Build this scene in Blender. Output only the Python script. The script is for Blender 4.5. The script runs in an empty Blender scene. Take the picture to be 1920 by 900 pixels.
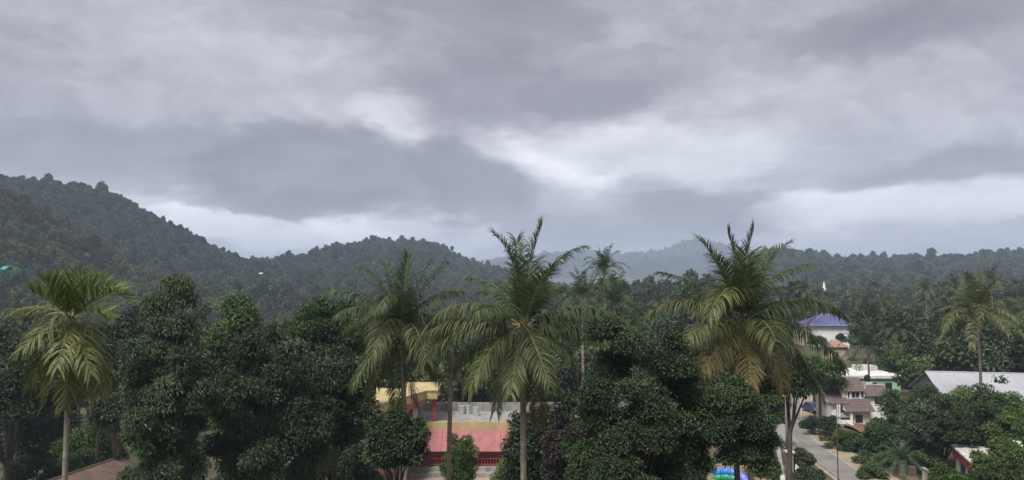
import bpy, math, random
import numpy as np
from mathutils import Vector, Matrix

# ------------------------------------------------------------------ scene, camera, sky, sun, exposure
scene = bpy.context.scene
COL = scene.collection
scene.render.engine = 'CYCLES'
scene.cycles.use_denoising = True
scene.cycles.max_bounces = 8
scene.cycles.transparent_max_bounces = 8
scene.cycles.volume_bounces = 1
scene.render.resolution_x, scene.render.resolution_y = 1024, 480
scene.view_settings.view_transform = 'Standard'
scene.view_settings.look = 'None'
scene.view_settings.gamma = 1.0
scene.view_settings.use_curve_mapping = False
scene.view_settings.exposure = 1.85

F = 1400.0                       # focal length in photograph pixels (1920 wide)
CAMZ = 20.0
PITCH = math.atan(80.0 / F)
cam_d = bpy.data.cameras.new('camera')
cam = bpy.data.objects.new('camera', cam_d)
COL.objects.link(cam)
cam.location = (0, 0, CAMZ)
cam.rotation_euler = (math.radians(90) + PITCH, 0, 0)
cam_d.sensor_width = 36.0
cam_d.lens = 36.0 * F / 1920.0
cam_d.clip_start = 0.2
cam_d.clip_end = 30000
scene.camera = cam


def W(px, py, d):
    """point of the photograph's pixel at world depth y = d"""
    a, b = px - 960.0, 450.0 - py
    yw = F * math.cos(PITCH) - b * math.sin(PITCH)
    zw = F * math.sin(PITCH) + b * math.cos(PITCH)
    k = d / yw
    return Vector((a * k, d, CAMZ + zw * k))


def G(px, py, z=0.0):
    """point of the pixel on the level z"""
    p = W(px, py, 100.0)
    k = (z - CAMZ) / (p.z - CAMZ)
    return Vector((p.x * k, 100.0 * k, z))


SUN_EL, SUN_AZ = math.radians(58), math.radians(212)     # azimuth clockwise from +Y: behind and left of the camera
sd = bpy.data.lights.new('sun', 'SUN')
sd.energy = 1.5
sd.angle = math.radians(22)
sd.color = (1.0, 0.97, 0.92)
sun = bpy.data.objects.new('sun', sd)
COL.objects.link(sun)
sdir = Vector((math.sin(SUN_AZ) * math.cos(SUN_EL), math.cos(SUN_AZ) * math.cos(SUN_EL), math.sin(SUN_EL)))
sun.rotation_euler = sdir.to_track_quat('Z', 'Y').to_euler()
sun.location = sdir * 300

world = bpy.data.worlds.new('World')
scene.world = world
world.use_nodes = True


def build_world():
    nt = world.node_tree
    nt.nodes.clear()
    N, Lk = nt.nodes.new, nt.links.new
    out = N('ShaderNodeOutputWorld')
    sky = N('ShaderNodeTexSky')
    sky.sky_type = 'NISHITA'
    sky.sun_disc = False
    sky.sun_elevation = SUN_EL
    sky.sun_rotation = SUN_AZ
    bg_clear = N('ShaderNodeBackground')
    bg_clear.inputs[1].default_value = 0.06
    Lk(sky.outputs[0], bg_clear.inputs[0])
    tc = N('ShaderNodeTexCoord')

    def vm(op, a, b=None, c=None):
        n = N('ShaderNodeVectorMath'); n.operation = op
        for i, v in enumerate((a, b, c)):
            if v is None: continue
            if isinstance(v, (tuple, list)): n.inputs[i].default_value = v
            else: Lk(v, n.inputs[i])
        return n.outputs['Value'] if op in ('LENGTH', 'DOT_PRODUCT') else n.outputs[0]

    def mt(op, a, b=None, c=None, clamp=False):
        n = N('ShaderNodeMath'); n.operation = op; n.use_clamp = clamp
        for i, v in enumerate((a, b, c)):
            if v is None: continue
            if isinstance(v, (int, float)): n.inputs[i].default_value = v
            else: Lk(v, n.inputs[i])
        return n.outputs[0]

    def noise(vec, scale, detail, rough, dist=0.0):
        n = N('ShaderNodeTexNoise')
        n.inputs['Scale'].default_value = scale
        n.inputs['Detail'].default_value = detail
        n.inputs['Roughness'].default_value = rough
        n.inputs['Distortion'].default_value = dist
        Lk(vec, n.inputs['Vector'])
        return n

    d = vm('NORMALIZE', tc.outputs['Generated'])
    flat = vm('MULTIPLY', d, (1.0, 1.0, 2.3))
    # warp so that cloud edges are ragged
    wn = noise(flat, 3.2, 7, 0.58)
    warp = vm('MULTIPLY', vm('SUBTRACT', wn.outputs['Color'], (0.5, 0.5, 0.5)), (0.30, 0.30, 0.16))
    wn2 = noise(flat, 14.0, 5, 0.6)
    warp2 = vm('MULTIPLY', vm('SUBTRACT', wn2.outputs['Color'], (0.5, 0.5, 0.5)), (0.05, 0.05, 0.04))
    dw = vm('ADD', vm('ADD', d, warp), warp2)
    big = noise(vm('MULTIPLY', dw, (1.0, 1.0, 2.2)), 2.1, 6, 0.55).outputs['Fac']
    med = noise(vm('MULTIPLY', dw, (1.0, 1.0, 2.0)), 6.0, 7, 0.55).outputs['Fac']
    fine = noise(vm('MULTIPLY', dw, (1.0, 1.0, 1.6)), 17.0, 6, 0.6).outputs['Fac']
    v = mt('MULTIPLY_ADD', big, 0.50, 0.155)
    v = mt('ADD', v, mt('MULTIPLY', mt('SUBTRACT', med, 0.5), 0.42))
    v = mt('ADD', v, mt('MULTIPLY', mt('SUBTRACT', fine, 0.5), 0.22))
    # banks of cloud and breaks between them, by direction
    banks = [  # px, py, half width, half height, value, softness
        (570, 335, 210, 80, -0.24, 0.6), (500, 375, 170, 34, -0.14, 0.6), (870, 345, 130, 75, -0.22, 0.7), (1010, 190, 330, 70, -0.16, 0.8),
        (160, 260, 280, 75, -0.13, 0.85), (1390, 405, 180, 46, -0.20, 0.6), (1750, 40, 200, 60, -0.12, 0.9),
        (880, 60, 220, 90, -0.14, 0.9), (1820, 330, 170, 55, -0.12, 0.8), (1180, 455, 260, 26, -0.08, 0.8),
        (1180, 285, 240, 85, 0.24, 0.8), (1060, 340, 130, 60, 0.14, 0.7), (430, 437, 300, 34, 0.36, 0.6), (800, 425, 150, 36, 0.26, 0.7),
        (1690, 400, 230, 46, 0.34, 0.6), (320, 60, 300, 60, 0.07, 1.0), (730, 240, 80, 50, 0.14, 0.9), (1500, 180, 300, 90, 0.07, 1.0),
        (300, 385, 150, 26, 0.16, 0.8), (1330, 340, 120, 50, 0.08, 0.9), (1700, 470, 300, 24, 0.14, 0.8)]
    for px, py, hw, hh, val, soft in banks:
        c = (W(px, py, 1.0) - Vector((0, 0, CAMZ))).normalized()
        q = vm('MULTIPLY', vm('SUBTRACT', dw, tuple(c)), (F / hw, F / (hw * 1.5), F / hh))
        r = vm('LENGTH', q)
        mr = N('ShaderNodeMapRange'); mr.interpolation_type = 'SMOOTHSTEP'
        mr.inputs['From Min'].default_value = 1.25
        mr.inputs['From Max'].default_value = 1.25 - soft
        mr.inputs['To Min'].default_value = 0.0
        mr.inputs['To Max'].default_value = val
        Lk(r, mr.inputs['Value'])
        v = mt('ADD', v, mr.outputs[0])
    ramp = N('ShaderNodeValToRGB')
    e = ramp.color_ramp.elements
    e[0].position = 0.05; e[0].color = (0.050, 0.047, 0.052, 1)
    e[1].position = 0.98; e[1].color = (0.420, 0.420, 0.435, 1)
    for p, c in ((0.30, (0.094, 0.090, 0.098, 1)), (0.46, (0.155, 0.151, 0.163, 1)), (0.66, (0.252, 0.252, 0.268, 1))):
        x = e.new(p); x.color = c
    Lk(v, ramp.inputs[0])
    bg = N('ShaderNodeBackground')
    Lk(ramp.outputs[0], bg.inputs[0])
    bg.inputs[1].default_value = 1.0
    mix = N('ShaderNodeMixShader')
    mix.inputs[0].default_value = 0.95
    Lk(bg_clear.outputs[0], mix.inputs[1]); Lk(bg.outputs[0], mix.inputs[2])
    Lk(mix.outputs[0], out.inputs[0])


build_world()

# ------------------------------------------------------------------ helpers
rng = np.random.default_rng(7)
random.seed(7)


def tag(o, label=None, cat=None, group=None, kind=None):
    if label: o['label'] = label
    if cat: o['category'] = cat
    if group: o['group'] = group
    if kind: o['kind'] = kind
    return o


def empty(name, loc=(0, 0, 0), rz=0.0):
    o = bpy.data.objects.new(name, None)
    COL.objects.link(o)
    o.location = loc
    o.rotation_euler = (0, 0, rz)
    o.empty_display_size = 0.3
    return o


def link(name, me, mat=None, parent=None, loc=None, rz=None):
    o = bpy.data.objects.new(name, me)
    COL.objects.link(o)
    if mat is not None and len(me.materials) == 0:
        me.materials.append(mat)
    if parent is not None: o.parent = parent
    if loc is not None: o.location = loc
    if rz is not None: o.rotation_euler = (0, 0, rz)
    return o


def np_mesh(name, V, faces_list, var=None, mat_idx=None, smooth=False):
    """faces_list: arrays (n,3) or (n,4)"""
    me = bpy.data.meshes.new(name)
    V = np.asarray(V, dtype=np.float32)
    me.vertices.add(len(V))
    me.vertices.foreach_set('co', V.ravel())
    loops = np.concatenate([np.asarray(f, dtype=np.int32).ravel() for f in faces_list])
    cnt = np.concatenate([np.full(len(f), f.shape[1], dtype=np.int32) for f in faces_list])
    start = np.concatenate([[0], np.cumsum(cnt)[:-1]]).astype(np.int32)
    me.loops.add(len(loops))
    me.loops.foreach_set('vertex_index', loops)
    me.polygons.add(len(cnt))
    me.polygons.foreach_set('loop_start', start)
    me.polygons.foreach_set('loop_total', cnt)
    if mat_idx is not None:
        me.polygons.foreach_set('material_index', np.asarray(mat_idx, dtype=np.int32))
    me.polygons.foreach_set('use_smooth', np.full(len(cnt), smooth))
    me.update(calc_edges=True)
    if var is not None:
        a = me.attributes.new('var', 'FLOAT', 'POINT')
        a.data.foreach_set('value', np.asarray(var, dtype=np.float32))
    me.validate()
    return me


class MB:
    """collects boxes, prisms and tubes for ONE mesh object"""
    def __init__(s):
        s.v, s.f = [], []

    def add(s, vs, fs):
        k = len(s.v)
        s.v += [tuple(p) for p in vs]
        s.f += [tuple(i + k for i in f) for f in fs]
        return s

    def box(s, x0, x1, y0, y1, z0, z1):
        vs = [(x0, y0, z0), (x1, y0, z0), (x1, y1, z0), (x0, y1, z0), (x0, y0, z1), (x1, y0, z1), (x1, y1, z1), (x0, y1, z1)]
        return s.add(vs, [(0, 3, 2, 1), (4, 5, 6, 7), (0, 1, 5, 4), (1, 2, 6, 5), (2, 3, 7, 6), (3, 0, 4, 7)])

    def slab(s, q, t):
        """quad q (4 points, counter-clockwise seen from outside) with thickness t inward"""
        q = [Vector(p) for p in q]
        n = (q[1] - q[0]).cross(q[2] - q[0]).normalized()
        vs = q + [p - n * t for p in q]
        return s.add(vs, [(0, 1, 2, 3), (7, 6, 5, 4), (0, 4, 5, 1), (1, 5, 6, 2), (2, 6, 7, 3), (3, 7, 4, 0)])

    def tube(s, pts, rad, sides=7, cap=True):
        V_, F_ = tube_np(pts, rad, sides)
        fs = [tuple(f) for f in F_]
        if cap:
            fs.append(tuple(range(sides))[::-1])
            fs.append(tuple(range(len(V_) - sides, len(V_))))
        return s.add([tuple(p) for p in V_], fs)

    def build(s, name, mat, parent=None, bevel=0.0, smooth=False, loc=None, rz=None):
        me = bpy.data.meshes.new(name)
        me.from_pydata(s.v, [], s.f)
        me.update()
        if smooth:
            me.polygons.foreach_set('use_smooth', np.full(len(me.polygons), True))
        o = link(name, me, mat, parent, loc, rz)
        if bevel > 0:
            m = o.modifiers.new('bevel', 'BEVEL'); m.width = bevel; m.segments = 2; m.limit_method = 'ANGLE'
        return o


def tube_np(pts, rad, sides=7):
    pts = np.asarray([tuple(p) for p in pts], dtype=float)
    n = len(pts)
    rad = np.full(n, rad) if np.isscalar(rad) else np.asarray(rad, dtype=float)
    T = np.gradient(pts, axis=0)
    T /= np.linalg.norm(T, axis=1)[:, None] + 1e-9
    ref = np.array([0.0, 0.0, 1.0]) if abs(T[0, 2]) < 0.8 else np.array([0.0, 1.0, 0.0])
    a = np.linspace(0, 2 * np.pi, sides, endpoint=False)
    rings = []
    U = np.cross(T[0], ref); U /= np.linalg.norm(U)
    for i in range(n):
        U = U - T[i] * np.dot(U, T[i]); U /= np.linalg.norm(U) + 1e-9
        Vv = np.cross(T[i], U)
        rings.append(pts[i] + rad[i] * (np.cos(a)[:, None] * U + np.sin(a)[:, None] * Vv))
    V_ = np.concatenate(rings)
    i = np.arange(n - 1)[:, None] * sides
    j = np.arange(sides)[None, :]
    j2 = (j + 1) % sides
    F_ = np.stack([i + j, i + j2, i + sides + j2, i + sides + j], axis=-1).reshape(-1, 4)
    return V_, F_


def merge_tubes(tubes):
    Vs, Fs, k = [], [], 0
    for V_, F_ in tubes:
        Vs.append(V_); Fs.append(F_ + k); k += len(V_)
    return np.concatenate(Vs), np.concatenate(Fs)


def unit(a):
    return a / (np.linalg.norm(a, axis=-1, keepdims=True) + 1e-9)


# ------------------------------------------------------------------ materials
def new_mat(name):
    m = bpy.data.materials.new(name)
    m.use_nodes = True
    m.node_tree.nodes.clear()
    return m, m.node_tree.nodes.new, m.node_tree.links.new


def surf(name, col, col2=None, rough=0.8, scale=3.0, bump=0.15, bscale=None, metal=0.0, streak=False, detail=8, spec=0.4, contrast=(0.35, 0.65)):
    """painted or natural surface: two mottled colours, fine relief"""
    m, N, Lk = new_mat(name)
    out = N('ShaderNodeOutputMaterial'); b = N('ShaderNodeBsdfPrincipled')
    Lk(b.outputs[0], out.inputs[0])
    if col2 is None: col2 = tuple(c * 0.72 for c in col)
    tc = N('ShaderNodeTexCoord'); mp = N('ShaderNodeMapping')
    Lk(tc.outputs['Object'], mp.inputs[0])
    mp.inputs['Scale'].default_value = (scale, scale, scale * (0.15 if streak else 1.0))
    n = N('ShaderNodeTexNoise'); n.inputs['Scale'].default_value = 1.0
    n.inputs['Detail'].default_value = detail; n.inputs['Roughness'].default_value = 0.62
    Lk(mp.outputs[0], n.inputs['Vector'])
    r = N('ShaderNodeValToRGB')
    r.color_ramp.elements[0].position, r.color_ramp.elements[1].position = contrast
    r.color_ramp.elements[0].color = (*col2, 1); r.color_ramp.elements[1].color = (*col, 1)
    Lk(n.outputs['Fac'], r.inputs[0]); Lk(r.outputs[0], b.inputs['Base Color'])
    b.inputs['Roughness'].default_value = rough
    b.inputs['Metallic'].default_value = metal
    b.inputs['Specular IOR Level'].default_value = spec
    if bump:
        n2 = N('ShaderNodeTexNoise'); n2.inputs['Scale'].default_value = bscale or scale * 9
        n2.inputs['Detail'].default_value = 5
        Lk(tc.outputs['Object'], n2.inputs['Vector'])
        bp = N('ShaderNodeBump'); bp.inputs['Strength'].default_value = bump; bp.inputs['Distance'].default_value = 0.05
        Lk(n2.outputs['Fac'], bp.inputs['Height']); Lk(bp.outputs[0], b.inputs['Normal'])
    return m


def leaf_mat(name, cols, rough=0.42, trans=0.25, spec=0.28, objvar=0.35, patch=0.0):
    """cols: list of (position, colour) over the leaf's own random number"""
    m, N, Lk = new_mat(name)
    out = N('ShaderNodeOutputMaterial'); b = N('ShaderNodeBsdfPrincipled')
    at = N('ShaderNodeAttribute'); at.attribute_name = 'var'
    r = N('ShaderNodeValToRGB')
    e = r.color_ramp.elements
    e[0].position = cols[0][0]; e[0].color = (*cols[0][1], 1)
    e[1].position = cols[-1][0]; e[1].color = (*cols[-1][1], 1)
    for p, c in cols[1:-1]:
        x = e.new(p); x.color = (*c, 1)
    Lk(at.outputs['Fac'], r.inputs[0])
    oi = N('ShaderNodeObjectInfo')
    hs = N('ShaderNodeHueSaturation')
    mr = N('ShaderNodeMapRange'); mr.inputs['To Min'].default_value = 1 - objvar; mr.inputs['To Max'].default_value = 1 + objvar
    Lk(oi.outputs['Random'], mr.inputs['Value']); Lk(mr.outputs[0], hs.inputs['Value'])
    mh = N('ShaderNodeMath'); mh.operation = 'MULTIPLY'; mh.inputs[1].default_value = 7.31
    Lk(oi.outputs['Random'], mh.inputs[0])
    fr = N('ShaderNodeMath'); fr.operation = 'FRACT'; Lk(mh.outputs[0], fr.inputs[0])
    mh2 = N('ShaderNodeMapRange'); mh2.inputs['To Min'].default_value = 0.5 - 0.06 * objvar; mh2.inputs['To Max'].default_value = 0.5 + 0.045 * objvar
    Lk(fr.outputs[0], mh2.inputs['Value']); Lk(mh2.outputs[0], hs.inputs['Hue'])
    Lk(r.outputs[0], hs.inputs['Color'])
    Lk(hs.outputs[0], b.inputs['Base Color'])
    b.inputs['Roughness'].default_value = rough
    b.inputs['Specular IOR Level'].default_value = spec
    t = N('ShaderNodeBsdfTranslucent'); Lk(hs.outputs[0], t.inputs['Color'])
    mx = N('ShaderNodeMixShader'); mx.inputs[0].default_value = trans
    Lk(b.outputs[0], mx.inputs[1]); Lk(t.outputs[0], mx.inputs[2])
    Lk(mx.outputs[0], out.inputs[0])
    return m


M = {}
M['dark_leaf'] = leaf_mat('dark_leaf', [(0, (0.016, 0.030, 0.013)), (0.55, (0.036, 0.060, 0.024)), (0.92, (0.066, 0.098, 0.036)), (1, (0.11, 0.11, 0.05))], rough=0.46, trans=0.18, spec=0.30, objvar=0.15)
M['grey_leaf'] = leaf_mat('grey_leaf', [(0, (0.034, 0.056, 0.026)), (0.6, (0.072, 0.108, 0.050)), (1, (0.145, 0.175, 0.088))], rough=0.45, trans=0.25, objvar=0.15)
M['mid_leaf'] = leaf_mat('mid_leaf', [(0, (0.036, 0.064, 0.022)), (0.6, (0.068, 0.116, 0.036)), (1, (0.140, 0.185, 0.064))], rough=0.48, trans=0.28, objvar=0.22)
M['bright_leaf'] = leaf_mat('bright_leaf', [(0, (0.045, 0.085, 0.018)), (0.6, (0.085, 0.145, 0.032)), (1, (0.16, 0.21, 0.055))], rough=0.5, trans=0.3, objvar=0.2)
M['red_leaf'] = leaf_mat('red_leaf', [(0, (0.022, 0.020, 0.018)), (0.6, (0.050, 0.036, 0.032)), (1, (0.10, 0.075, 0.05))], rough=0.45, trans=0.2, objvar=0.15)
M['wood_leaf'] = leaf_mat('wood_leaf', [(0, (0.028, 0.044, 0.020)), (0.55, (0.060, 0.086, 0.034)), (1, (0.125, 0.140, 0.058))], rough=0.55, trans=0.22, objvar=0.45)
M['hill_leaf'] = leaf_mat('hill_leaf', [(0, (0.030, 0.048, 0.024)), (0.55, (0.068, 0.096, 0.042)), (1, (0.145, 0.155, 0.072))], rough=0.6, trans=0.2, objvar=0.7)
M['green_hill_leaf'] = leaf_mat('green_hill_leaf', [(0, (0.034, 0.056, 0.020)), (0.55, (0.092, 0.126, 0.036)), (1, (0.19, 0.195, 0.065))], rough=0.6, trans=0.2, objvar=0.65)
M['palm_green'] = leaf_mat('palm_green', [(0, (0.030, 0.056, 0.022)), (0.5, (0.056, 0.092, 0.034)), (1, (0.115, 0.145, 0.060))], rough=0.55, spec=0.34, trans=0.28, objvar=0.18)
M['palm_olive'] = leaf_mat('palm_olive', [(0, (0.044, 0.060, 0.020)), (0.5, (0.088, 0.106, 0.034)), (1, (0.165, 0.172, 0.066))], rough=0.55, spec=0.34, trans=0.28, objvar=0.18)
M['palm_brown'] = leaf_mat('palm_brown', [(0, (0.060, 0.050, 0.018)), (0.5, (0.118, 0.098, 0.034)), (1, (0.20, 0.165, 0.06))], rough=0.5, trans=0.25, objvar=0.18)
M['areca_leaf'] = leaf_mat('areca_leaf', [(0, (0.045, 0.082, 0.018)), (0.5, (0.095, 0.150, 0.032)), (1, (0.185, 0.235, 0.070))], rough=0.55, spec=0.34, trans=0.3, objvar=0.15)
M['areca_old'] = leaf_mat('areca_old', [(0, (0.060, 0.078, 0.022)), (0.5, (0.125, 0.145, 0.045)), (1, (0.23, 0.22, 0.085))], rough=0.55, spec=0.34, trans=0.25, objvar=0.15)
M['cycad_leaf'] = leaf_mat('cycad_leaf', [(0, (0.030, 0.066, 0.034)), (0.5, (0.060, 0.115, 0.058)), (1, (0.12, 0.18, 0.095))], rough=0.4, trans=0.2, objvar=0.15)
M['midrib'] = surf('midrib', (0.20, 0.19, 0.075), (0.12, 0.12, 0.045), 0.55, 4, 0.0)
M['bark'] = surf('bark', (0.105, 0.082, 0.062), (0.045, 0.034, 0.027), 0.9, 4, 0.5, 22, streak=True)
M['pale_bark'] = surf('pale_bark', (0.24, 0.22, 0.185), (0.13, 0.115, 0.095), 0.9, 3, 0.4, 20)
M['palm_bark'] = surf('palm_bark', (0.27, 0.225, 0.18), (0.13, 0.105, 0.08), 0.9, 3.5, 0.5, 18)
M['fibre'] = surf('fibre', (0.15, 0.085, 0.042), (0.06, 0.034, 0.02), 0.95, 8, 0.5, 30)
M['coconut'] = surf('coconut', (0.19, 0.15, 0.05), (0.09, 0.09, 0.03), 0.5, 6, 0.1)
M['asphalt'] = surf('asphalt', (0.215, 0.198, 0.182), (0.150, 0.140, 0.130), 0.9, 0.35, 0.25, 60)
M['sand'] = surf('sand', (0.33, 0.26, 0.185), (0.21, 0.165, 0.11), 0.95, 0.6, 0.3, 12)
M['court_soil'] = surf('court_soil', (0.40, 0.29, 0.22), (0.26, 0.185, 0.14), 0.95, 0.4, 0.3, 10)
M['ochre_soil'] = surf('ochre_soil', (0.30, 0.22, 0.13), (0.16, 0.12, 0.075), 0.95, 0.8, 0.3, 14)
M['white_line'] = surf('white_line', (0.5, 0.48, 0.45), (0.26, 0.25, 0.24), 0.85, 1.6, 0.1)
M['concrete'] = surf('concrete', (0.30, 0.29, 0.27), (0.17, 0.165, 0.15), 0.9, 1.2, 0.25, 20, streak=True)
M['white_wall'] = surf('white_wall', (0.78, 0.77, 0.75), (0.60, 0.59, 0.56), 0.8, 0.9, 0.08, streak=True, contrast=(0.25, 0.55))
M['dirty_white'] = surf('dirty_white', (0.58, 0.56, 0.52), (0.30, 0.29, 0.26), 0.85, 1.4, 0.15, streak=True)
M['green_wall'] = surf('green_wall', (0.36, 0.58, 0.36), (0.27, 0.44, 0.28), 0.8, 0.8, 0.05)
M['peach_wall'] = surf('peach_wall', (0.50, 0.38, 0.29), (0.38, 0.29, 0.22), 0.8, 0.8, 0.05)
M['tile'] = surf('tile', (0.165, 0.120, 0.108), (0.100, 0.075, 0.070), 0.85, 2.2, 0.3, 16)
M['blue_sheet'] = surf('blue_sheet', (0.105, 0.095, 0.225), (0.070, 0.070, 0.145), 0.55, 0.7, 0.1, 8, streak=False)
M['blue_trim'] = surf('blue_trim', (0.26, 0.34, 0.62), (0.20, 0.26, 0.5), 0.6, 1, 0)
M['pale_sheet'] = surf('pale_sheet', (0.37, 0.37, 0.40), (0.30, 0.30, 0.325), 0.5, 0.25, 0.1, 5)
M['white_sheet'] = surf('white_sheet', (0.74, 0.74, 0.72), (0.5, 0.49, 0.46), 0.7, 0.5, 0.1)
M['blue_grey_sheet'] = surf('blue_grey_sheet', (0.30, 0.35, 0.42), (0.22, 0.26, 0.32), 0.5, 0.8, 0.1)
M['rust_sheet'] = surf('rust_sheet', (0.135, 0.088, 0.068), (0.080, 0.052, 0.042), 0.85, 0.8, 0.3, 9)
M['pink_tile'] = surf('pink_tile', (0.36, 0.22, 0.18), (0.24, 0.14, 0.12), 0.85, 1.2, 0.25, 9)
M['yellow_paint'] = surf('yellow_paint', (0.46, 0.37, 0.18), (0.34, 0.27, 0.14), 0.75, 1.0, 0.05)
M['pink_paint'] = surf('pink_paint', (0.34, 0.125, 0.125), (0.24, 0.090, 0.088), 0.75, 1.0, 0.05)
M['red_paint'] = surf('red_paint', (0.33, 0.050, 0.045), (0.22, 0.035, 0.032), 0.7, 1.5, 0.05)
M['maroon_wood'] = surf('maroon_wood', (0.085, 0.024, 0.022), (0.05, 0.016, 0.016), 0.6, 3, 0.1)
M['brick'] = surf('brick', (0.24, 0.085, 0.055), (0.14, 0.055, 0.04), 0.9, 2.5, 0.4, 12)
M['shade_and_dark_trim'] = surf('shade_and_dark_trim', (0.03, 0.028, 0.027), (0.018, 0.017, 0.017), 0.9, 2, 0)  # near-black colour that paints the shade inside openings; also plain dark mullions
M['metal'] = surf('metal', (0.30, 0.30, 0.30), (0.19, 0.18, 0.17), 0.5, 3, 0.05, metal=0.6)
M['galvanised'] = surf('galvanised', (0.55, 0.55, 0.56), (0.40, 0.40, 0.41), 0.4, 2, 0.05, metal=0.5)
M['rust_pole'] = surf('rust_pole', (0.13, 0.075, 0.055), (0.07, 0.04, 0.032), 0.85, 5, 0.2)
M['black_plastic'] = surf('black_plastic', (0.018, 0.018, 0.02), (0.012, 0.012, 0.013), 0.45, 3, 0)
M['white_plastic'] = surf('white_plastic', (0.72, 0.72, 0.72), (0.6, 0.6, 0.6), 0.4, 3, 0)
M['turquoise'] = surf('turquoise', (0.03, 0.28, 0.22), (0.02, 0.2, 0.17), 0.6, 0.5, 0)
M['car_paint'] = surf('car_paint', (0.035, 0.045, 0.13), (0.03, 0.038, 0.11), 0.25, 2, 0, spec=0.6)
M['glass'] = surf('glass', (0.03, 0.035, 0.04), (0.02, 0.022, 0.025), 0.08, 2, 0, spec=0.8)
M['tyre'] = surf('tyre', (0.02, 0.02, 0.02), (0.012, 0.012, 0.012), 0.9, 8, 0.1)
M['lamp_red'] = surf('lamp_red', (0.35, 0.02, 0.02), (0.3, 0.02, 0.02), 0.3, 3, 0)
M['inflatable_blue'] = surf('inflatable_blue', (0.045, 0.20, 0.62), (0.04, 0.17, 0.52), 0.35, 2, 0)
M['inflatable_violet'] = surf('inflatable_violet', (0.19, 0.22, 0.68), (0.16, 0.19, 0.58), 0.35, 2, 0)
M['inflatable_green'] = surf('inflatable_green', (0.03, 0.30, 0.17), (0.025, 0.24, 0.14), 0.35, 2, 0)
M['pale_green_vinyl'] = surf('pale_green_vinyl', (0.42, 0.55, 0.30), (0.34, 0.45, 0.25), 0.4, 2, 0)


def ground_mat():
    m, N, Lk = new_mat('ground_cover')
    out = N('ShaderNodeOutputMaterial'); b = N('ShaderNodeBsdfPrincipled'); Lk(b.outputs[0], out.inputs[0])
    tc = N('ShaderNodeTexCoord')
    n1 = N('ShaderNodeTexNoise'); n1.inputs['Scale'].default_value = 0.09; n1.inputs['Detail'].default_value = 9; n1.inputs['Roughness'].default_value = 0.65
    n2 = N('ShaderNodeTexNoise'); n2.inputs['Scale'].default_value = 1.7; n2.inputs['Detail'].default_value = 7
    Lk(tc.outputs['Object'], n1.inputs['Vector']); Lk(tc.outputs['Object'], n2.inputs['Vector'])
    r1 = N('ShaderNodeValToRGB')
    e = r1.color_ramp.elements
    e[0].position = 0.40; e[0].color = (0.035, 0.055, 0.020, 1)
    e[1].position = 0.66; e[1].color = (0.110, 0.080, 0.050, 1)
    Lk(n1.outputs['Fac'], r1.inputs[0])
    r2 = N('ShaderNodeValToRGB')
    r2.color_ramp.elements[0].color = (0.55, 0.55, 0.55, 1); r2.color_ramp.elements[1].color = (1.35, 1.35, 1.3, 1)
    Lk(n2.outputs['Fac'], r2.inputs[0])
    mx = N('ShaderNodeMix'); mx.data_type = 'RGBA'; mx.blend_type = 'MULTIPLY'; mx.inputs[0].default_value = 1
    Lk(r1.outputs[0], mx.inputs[6]); Lk(r2.outputs[0], mx.inputs[7])
    Lk(mx.outputs[2], b.inputs['Base Color'])
    b.inputs['Roughness'].default_value = 0.95
    bp = N('ShaderNodeBump'); bp.inputs['Strength'].default_value = 0.5; bp.inputs['Distance'].default_value = 0.1
    Lk(n2.outputs['Fac'], bp.inputs['Height']); Lk(bp.outputs[0], b.inputs['Normal'])
    return m


M['ground'] = ground_mat()
M['hill_soil'] = surf('hill_soil', (0.055, 0.065, 0.030), (0.030, 0.042, 0.020), 0.95, 0.05, 0.4, 0.4)
M['far_wood'] = surf('far_wood', (0.050, 0.068, 0.032), (0.024, 0.036, 0.020), 0.95, 0.012, 1.0, 0.035)

# ------------------------------------------------------------------ terrain


def prof(pts, D, tree):
    """silhouette (px, py) seen at depth D -> arrays world x, ground z"""
    xs, zs = [], []
    for px, py in pts:
        p = W(px, py, D)
        xs.append(p.x); zs.append(p.z - tree)
    return np.array(xs), np.array(zs)


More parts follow.
